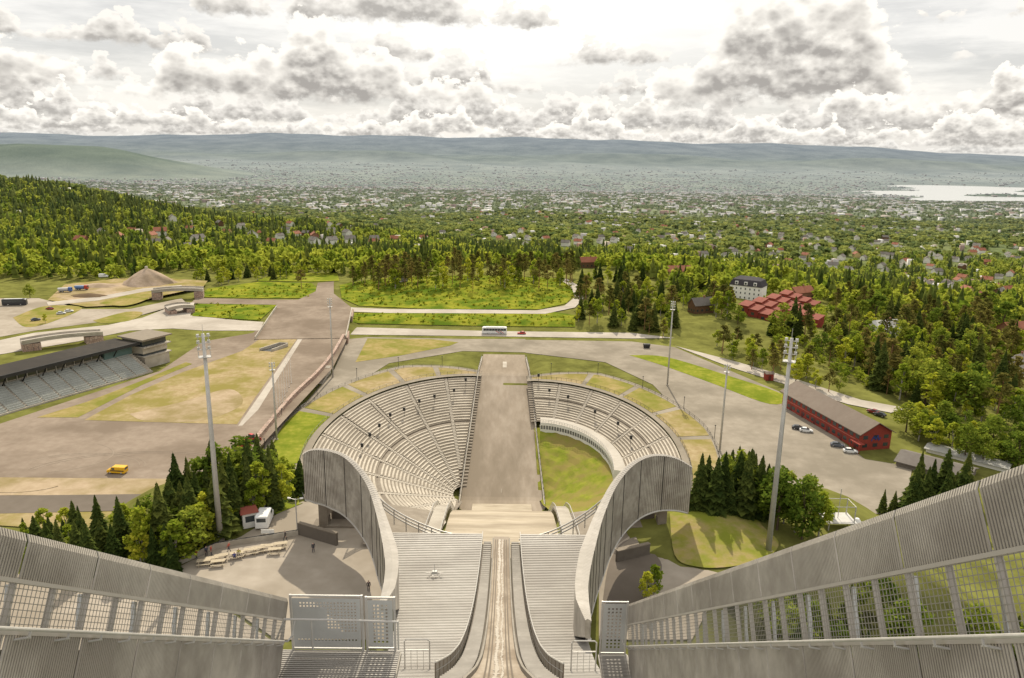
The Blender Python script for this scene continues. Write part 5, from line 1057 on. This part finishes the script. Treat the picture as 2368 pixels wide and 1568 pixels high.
P=clearhouses(scatter(1250,3000,13,lambda x,y,cl:np.clip(.30+.6*cl+.8*leftforest(x,y),0,.95),3)); hh=rg.uniform(7,17,len(P)); merged('suburb_trees',P,np.stack([hh*1.3,hh],1),*card_t(8,13,.3,.5,.42,.26),fcol(len(P),(.09,.135,.027),(.33,.35,.065),np.hypot(*P.T),rg),farleaf,.15,6,label='trees spread between the houses of the suburbs below',cat='trees')
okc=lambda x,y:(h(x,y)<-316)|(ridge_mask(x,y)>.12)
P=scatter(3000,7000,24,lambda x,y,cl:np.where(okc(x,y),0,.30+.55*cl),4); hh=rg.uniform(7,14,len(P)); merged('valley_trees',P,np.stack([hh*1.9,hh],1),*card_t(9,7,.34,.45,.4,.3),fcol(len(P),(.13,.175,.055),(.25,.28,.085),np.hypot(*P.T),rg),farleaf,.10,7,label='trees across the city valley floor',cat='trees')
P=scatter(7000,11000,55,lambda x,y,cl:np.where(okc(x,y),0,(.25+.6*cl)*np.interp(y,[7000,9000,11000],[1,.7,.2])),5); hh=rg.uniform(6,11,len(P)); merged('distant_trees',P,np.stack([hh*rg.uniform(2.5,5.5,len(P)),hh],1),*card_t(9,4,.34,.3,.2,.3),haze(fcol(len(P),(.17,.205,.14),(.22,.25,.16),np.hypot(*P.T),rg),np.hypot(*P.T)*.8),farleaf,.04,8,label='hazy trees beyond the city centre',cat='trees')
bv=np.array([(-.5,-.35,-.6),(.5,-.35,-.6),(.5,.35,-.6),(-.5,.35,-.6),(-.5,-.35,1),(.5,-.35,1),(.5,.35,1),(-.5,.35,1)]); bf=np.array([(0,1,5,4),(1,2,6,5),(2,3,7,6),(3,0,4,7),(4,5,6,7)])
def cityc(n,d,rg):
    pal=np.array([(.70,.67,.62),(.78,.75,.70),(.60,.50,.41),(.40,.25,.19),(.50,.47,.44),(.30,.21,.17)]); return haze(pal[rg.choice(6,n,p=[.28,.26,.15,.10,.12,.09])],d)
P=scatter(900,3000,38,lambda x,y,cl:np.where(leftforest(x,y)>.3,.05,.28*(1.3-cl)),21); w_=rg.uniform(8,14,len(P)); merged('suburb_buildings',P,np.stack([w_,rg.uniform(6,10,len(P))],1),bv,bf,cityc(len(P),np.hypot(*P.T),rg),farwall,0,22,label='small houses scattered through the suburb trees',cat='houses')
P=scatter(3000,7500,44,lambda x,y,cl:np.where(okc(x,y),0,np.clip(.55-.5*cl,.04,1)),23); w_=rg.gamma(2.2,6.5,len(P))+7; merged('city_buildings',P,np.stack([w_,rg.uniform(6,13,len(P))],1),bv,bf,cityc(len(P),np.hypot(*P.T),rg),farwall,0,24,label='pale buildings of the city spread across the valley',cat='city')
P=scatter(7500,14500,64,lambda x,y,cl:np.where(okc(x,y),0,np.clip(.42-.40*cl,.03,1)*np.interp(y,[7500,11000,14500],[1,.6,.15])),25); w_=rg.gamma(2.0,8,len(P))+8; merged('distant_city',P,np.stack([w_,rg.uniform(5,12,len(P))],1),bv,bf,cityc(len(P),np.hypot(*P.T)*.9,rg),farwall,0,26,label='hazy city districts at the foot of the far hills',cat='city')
# ------------------------------------------------------------------ world
wd=bpy.data.worlds.new('World'); bpy.context.scene.world=wd; wd.use_nodes=True; t=wd.node_tree; t.nodes.clear()
try: wd.cycles.sampling_method='MANUAL'; wd.cycles.sample_map_resolution=256
except Exception: pass
def lk(v,i):
    if hasattr(v,'is_output'): t.links.new(v,i)
    else: i.default_value=v
def ma(op,a,b=0.,c=0.,cl=False):
    n=t.nodes.new('ShaderNodeMath'); n.operation=op; n.use_clamp=cl; lk(a,n.inputs[0]); lk(b,n.inputs[1]); lk(c,n.inputs[2]); return n.outputs[0]
def comb(x,y,z=0.):
    n=t.nodes.new('ShaderNodeCombineXYZ'); lk(x,n.inputs[0]); lk(y,n.inputs[1]); lk(z,n.inputs[2]); return n.outputs[0]
def sst(f,a,b):
    n=t.nodes.new('ShaderNodeMapRange'); n.interpolation_type='SMOOTHSTEP'; n.inputs[1].default_value=a; n.inputs[2].default_value=b; t.links.new(f,n.inputs[0]); return n.outputs[0]
def voro(v,sc,det=2.5):
    n=t.nodes.new('ShaderNodeTexVoronoi'); n.voronoi_dimensions='2D'; n.feature='F1'; n.normalize=True; n.inputs['Scale'].default_value=sc; n.inputs['Detail'].default_value=det; n.inputs['Roughness'].default_value=.55; t.links.new(v,n.inputs['Vector']); return n.outputs['Distance']
tc=t.nodes.new('ShaderNodeTexCoord'); sp=t.nodes.new('ShaderNodeSeparateXYZ'); t.links.new(tc.outputs['Generated'],sp.inputs[0])
az=ma('ARCTAN2',sp.outputs[0],sp.outputs[1]); el=ma('ARCSINE',sp.outputs[2])
def gz(s,a,w):
    x=ma('DIVIDE',ma('SUBTRACT',s,a),w); return ma('EXPONENT',ma('MULTIPLY',ma('MULTIPLY',x,x),-1.))
sky=t.nodes.new('ShaderNodeTexSky'); sky.sky_type='NISHITA'; sky.sun_disc=False; sky.sun_elevation=rad(41); sky.sun_rotation=rad(2)
skc=mixc(t,1.,sky.outputs[0],(.1,.1,.1),'MULTIPLY')
highsky=mixc(t,.88,skc,(1.16,1.125,1.06))
thin=noise(t,comb(ma('MULTIPLY',az,4.),ma('MULTIPLY',el,24.)),1.,6,.62,'2D')
fin=mixc(t,.86,skc,mixc(t,ramp(t,thin,.36,.60),(.74,.72,.69),(1.04,1.0,.94)))
fin=mixc(t,ma('MULTIPLY',ma('MULTIPLY',gz(az,.06,.24),gz(el,.20,.10)),.9),fin,(1.38,1.34,1.25))
fin=mixc(t,ma('MULTIPLY',ma('EXPONENT',ma('MULTIPLY',ma('MAXIMUM',el,0.),-45.)),.7),fin,(.86,.84,.79))
def layer(fin,base,Hm,sc,seed,bias,gray,wht,thr=.46,gain=4.,k2=3.0,pk=.75):
    u=ma('ADD',ma('MULTIPLY',az,sc),seed); n1=noise(t,comb(ma('MULTIPLY',u,.55),seed*1.3),1.,3,.55,'2D')
    pr=ma('ADD',ma('MULTIPLY',ma('SUBTRACT',n1,thr),gain),bias); pr=ma('MINIMUM',pr,1.1)
    ev=ma('MULTIPLY',el,sc*1.5); v=comb(u,ma('ADD',ev,seed)); b0=noise(t,v,k2,8,.64,'2D'); v0=voro(v,k2); v1=voro(comb(ma('ADD',u,.03),ma('ADD',ev,seed+.12)),k2)
    pert=ma('ADD',ma('MULTIPLY',ma('SUBTRACT',b0,.5),1.5),ma('MULTIPLY',ma('SUBTRACT',.40,v0),1.2))
    y=ma('DIVIDE',ma('SUBTRACT',el,base),Hm)
    d=ma('ADD',ma('SUBTRACT',pr,y),ma('MULTIPLY',pert,pk)); bot=ma('ADD',y,ma('MULTIPLY',ma('SUBTRACT',b0,.5),.6))
    al=ma('MULTIPLY',ma('MULTIPLY',sst(d,.0,.08),sst(bot,-.05,.14)),sst(pr,-.25,.1))
    edge=ma('SUBTRACT',1.,sst(d,.0,.55))
    sh=ma('ADD',ma('MULTIPLY',edge,.85),ma('MULTIPLY',ma('SUBTRACT',v1,v0),2.0)); sh=ma('ADD',sh,ma('MULTIPLY',y,.34)); sh=ma('ADD',sh,ma('MULTIPLY',ma('SUBTRACT',b0,.5),1.4)); sh=ma('ADD',sh,.17,0.,True)
    return mixc(t,al,fin,mixc(t,sh,gray,wht))
gA=(.51,.485,.45); gB=(.44,.415,.385); wA=(1.04,.995,.92); wB=(1.12,1.07,.98)
fin=layer(fin,.004,.012,36.,3.1,.45,(.60,.58,.545),(.97,.935,.87))
fin=layer(fin,.011,.020,24.,7.7,.45,gA,wA)
fin=layer(fin,.145,.045,11.,21.3,ma('ADD',ma('ADD',ma('MULTIPLY',gz(az,-.16,.14),1.0),ma('MULTIPLY',gz(az,.55,.15),.5)),-.55),gA,wA)
fin=layer(fin,.105,.045,12.,70.3,ma('ADD',ma('MULTIPLY',gz(az,-.60,.2),.9),-.5),gA,wA)
fin=layer(fin,.068,.045,13.,83.3,ma('ADD',ma('MULTIPLY',gz(az,.08,.25),.4),-.15),gA,wA)
fin=layer(fin,.026,.036,17.,12.9,.45,gA,wA)
fin=layer(fin,.052,.085,9.5,31.4,ma('ADD',ma('ADD',ma('MULTIPLY',gz(az,-.2,.18),1.25),ma('MULTIPLY',gz(az,-.62,.16),.8)),-.6),gB,wB,pk=.6)
fin=layer(fin,.055,.125,8.5,44.2,ma('ADD',ma('MULTIPLY',gz(az,.37,.125),1.75),-.85),gB,wB,pk=.6)
fin=layer(fin,.040,.060,13.,64.2,ma('ADD',ma('ADD',ma('MULTIPLY',gz(az,.5,.2),.8),ma('MULTIPLY',gz(az,.15,.08),.5)),-.4),gB,wB)
fin=layer(fin,.018,.032,17.,55.8,ma('ADD',ma('MULTIPLY',gz(az,.5,.25),.4),.1),gA,wB)
b1=t.nodes.new('ShaderNodeBackground'); t.links.new(highsky,b1.inputs[0]); b2=t.nodes.new('ShaderNodeBackground'); t.links.new(fin,b2.inputs[0])
msk=ma('MULTIPLY',ma('LESS_THAN',el,.28),ma('GREATER_THAN',el,-.01)); mx=t.nodes.new('ShaderNodeMixShader'); t.links.new(msk,mx.inputs[0]); t.links.new(b1.outputs[0],mx.inputs[1]); t.links.new(b2.outputs[0],mx.inputs[2])
ow=t.nodes.new('ShaderNodeOutputWorld'); t.links.new(mx.outputs[0],ow.inputs[0])
sl=bpy.data.lights.new('sun','SUN'); sl.energy=5.0; sl.angle=rad(.5); sl.color=(1,.91,.74); so_=bpy.data.objects.new('sun',sl); C.objects.link(so_)
sd=Vector((sin(rad(2))*cos(rad(41)),cos(rad(2))*cos(rad(41)),sin(rad(41)))); so_.rotation_euler=sd.to_track_quat('Z','Y').to_euler()
sc=bpy.context.scene; sc.view_settings.view_transform='Standard'; sc.view_settings.look='None'; sc.view_settings.exposure=0
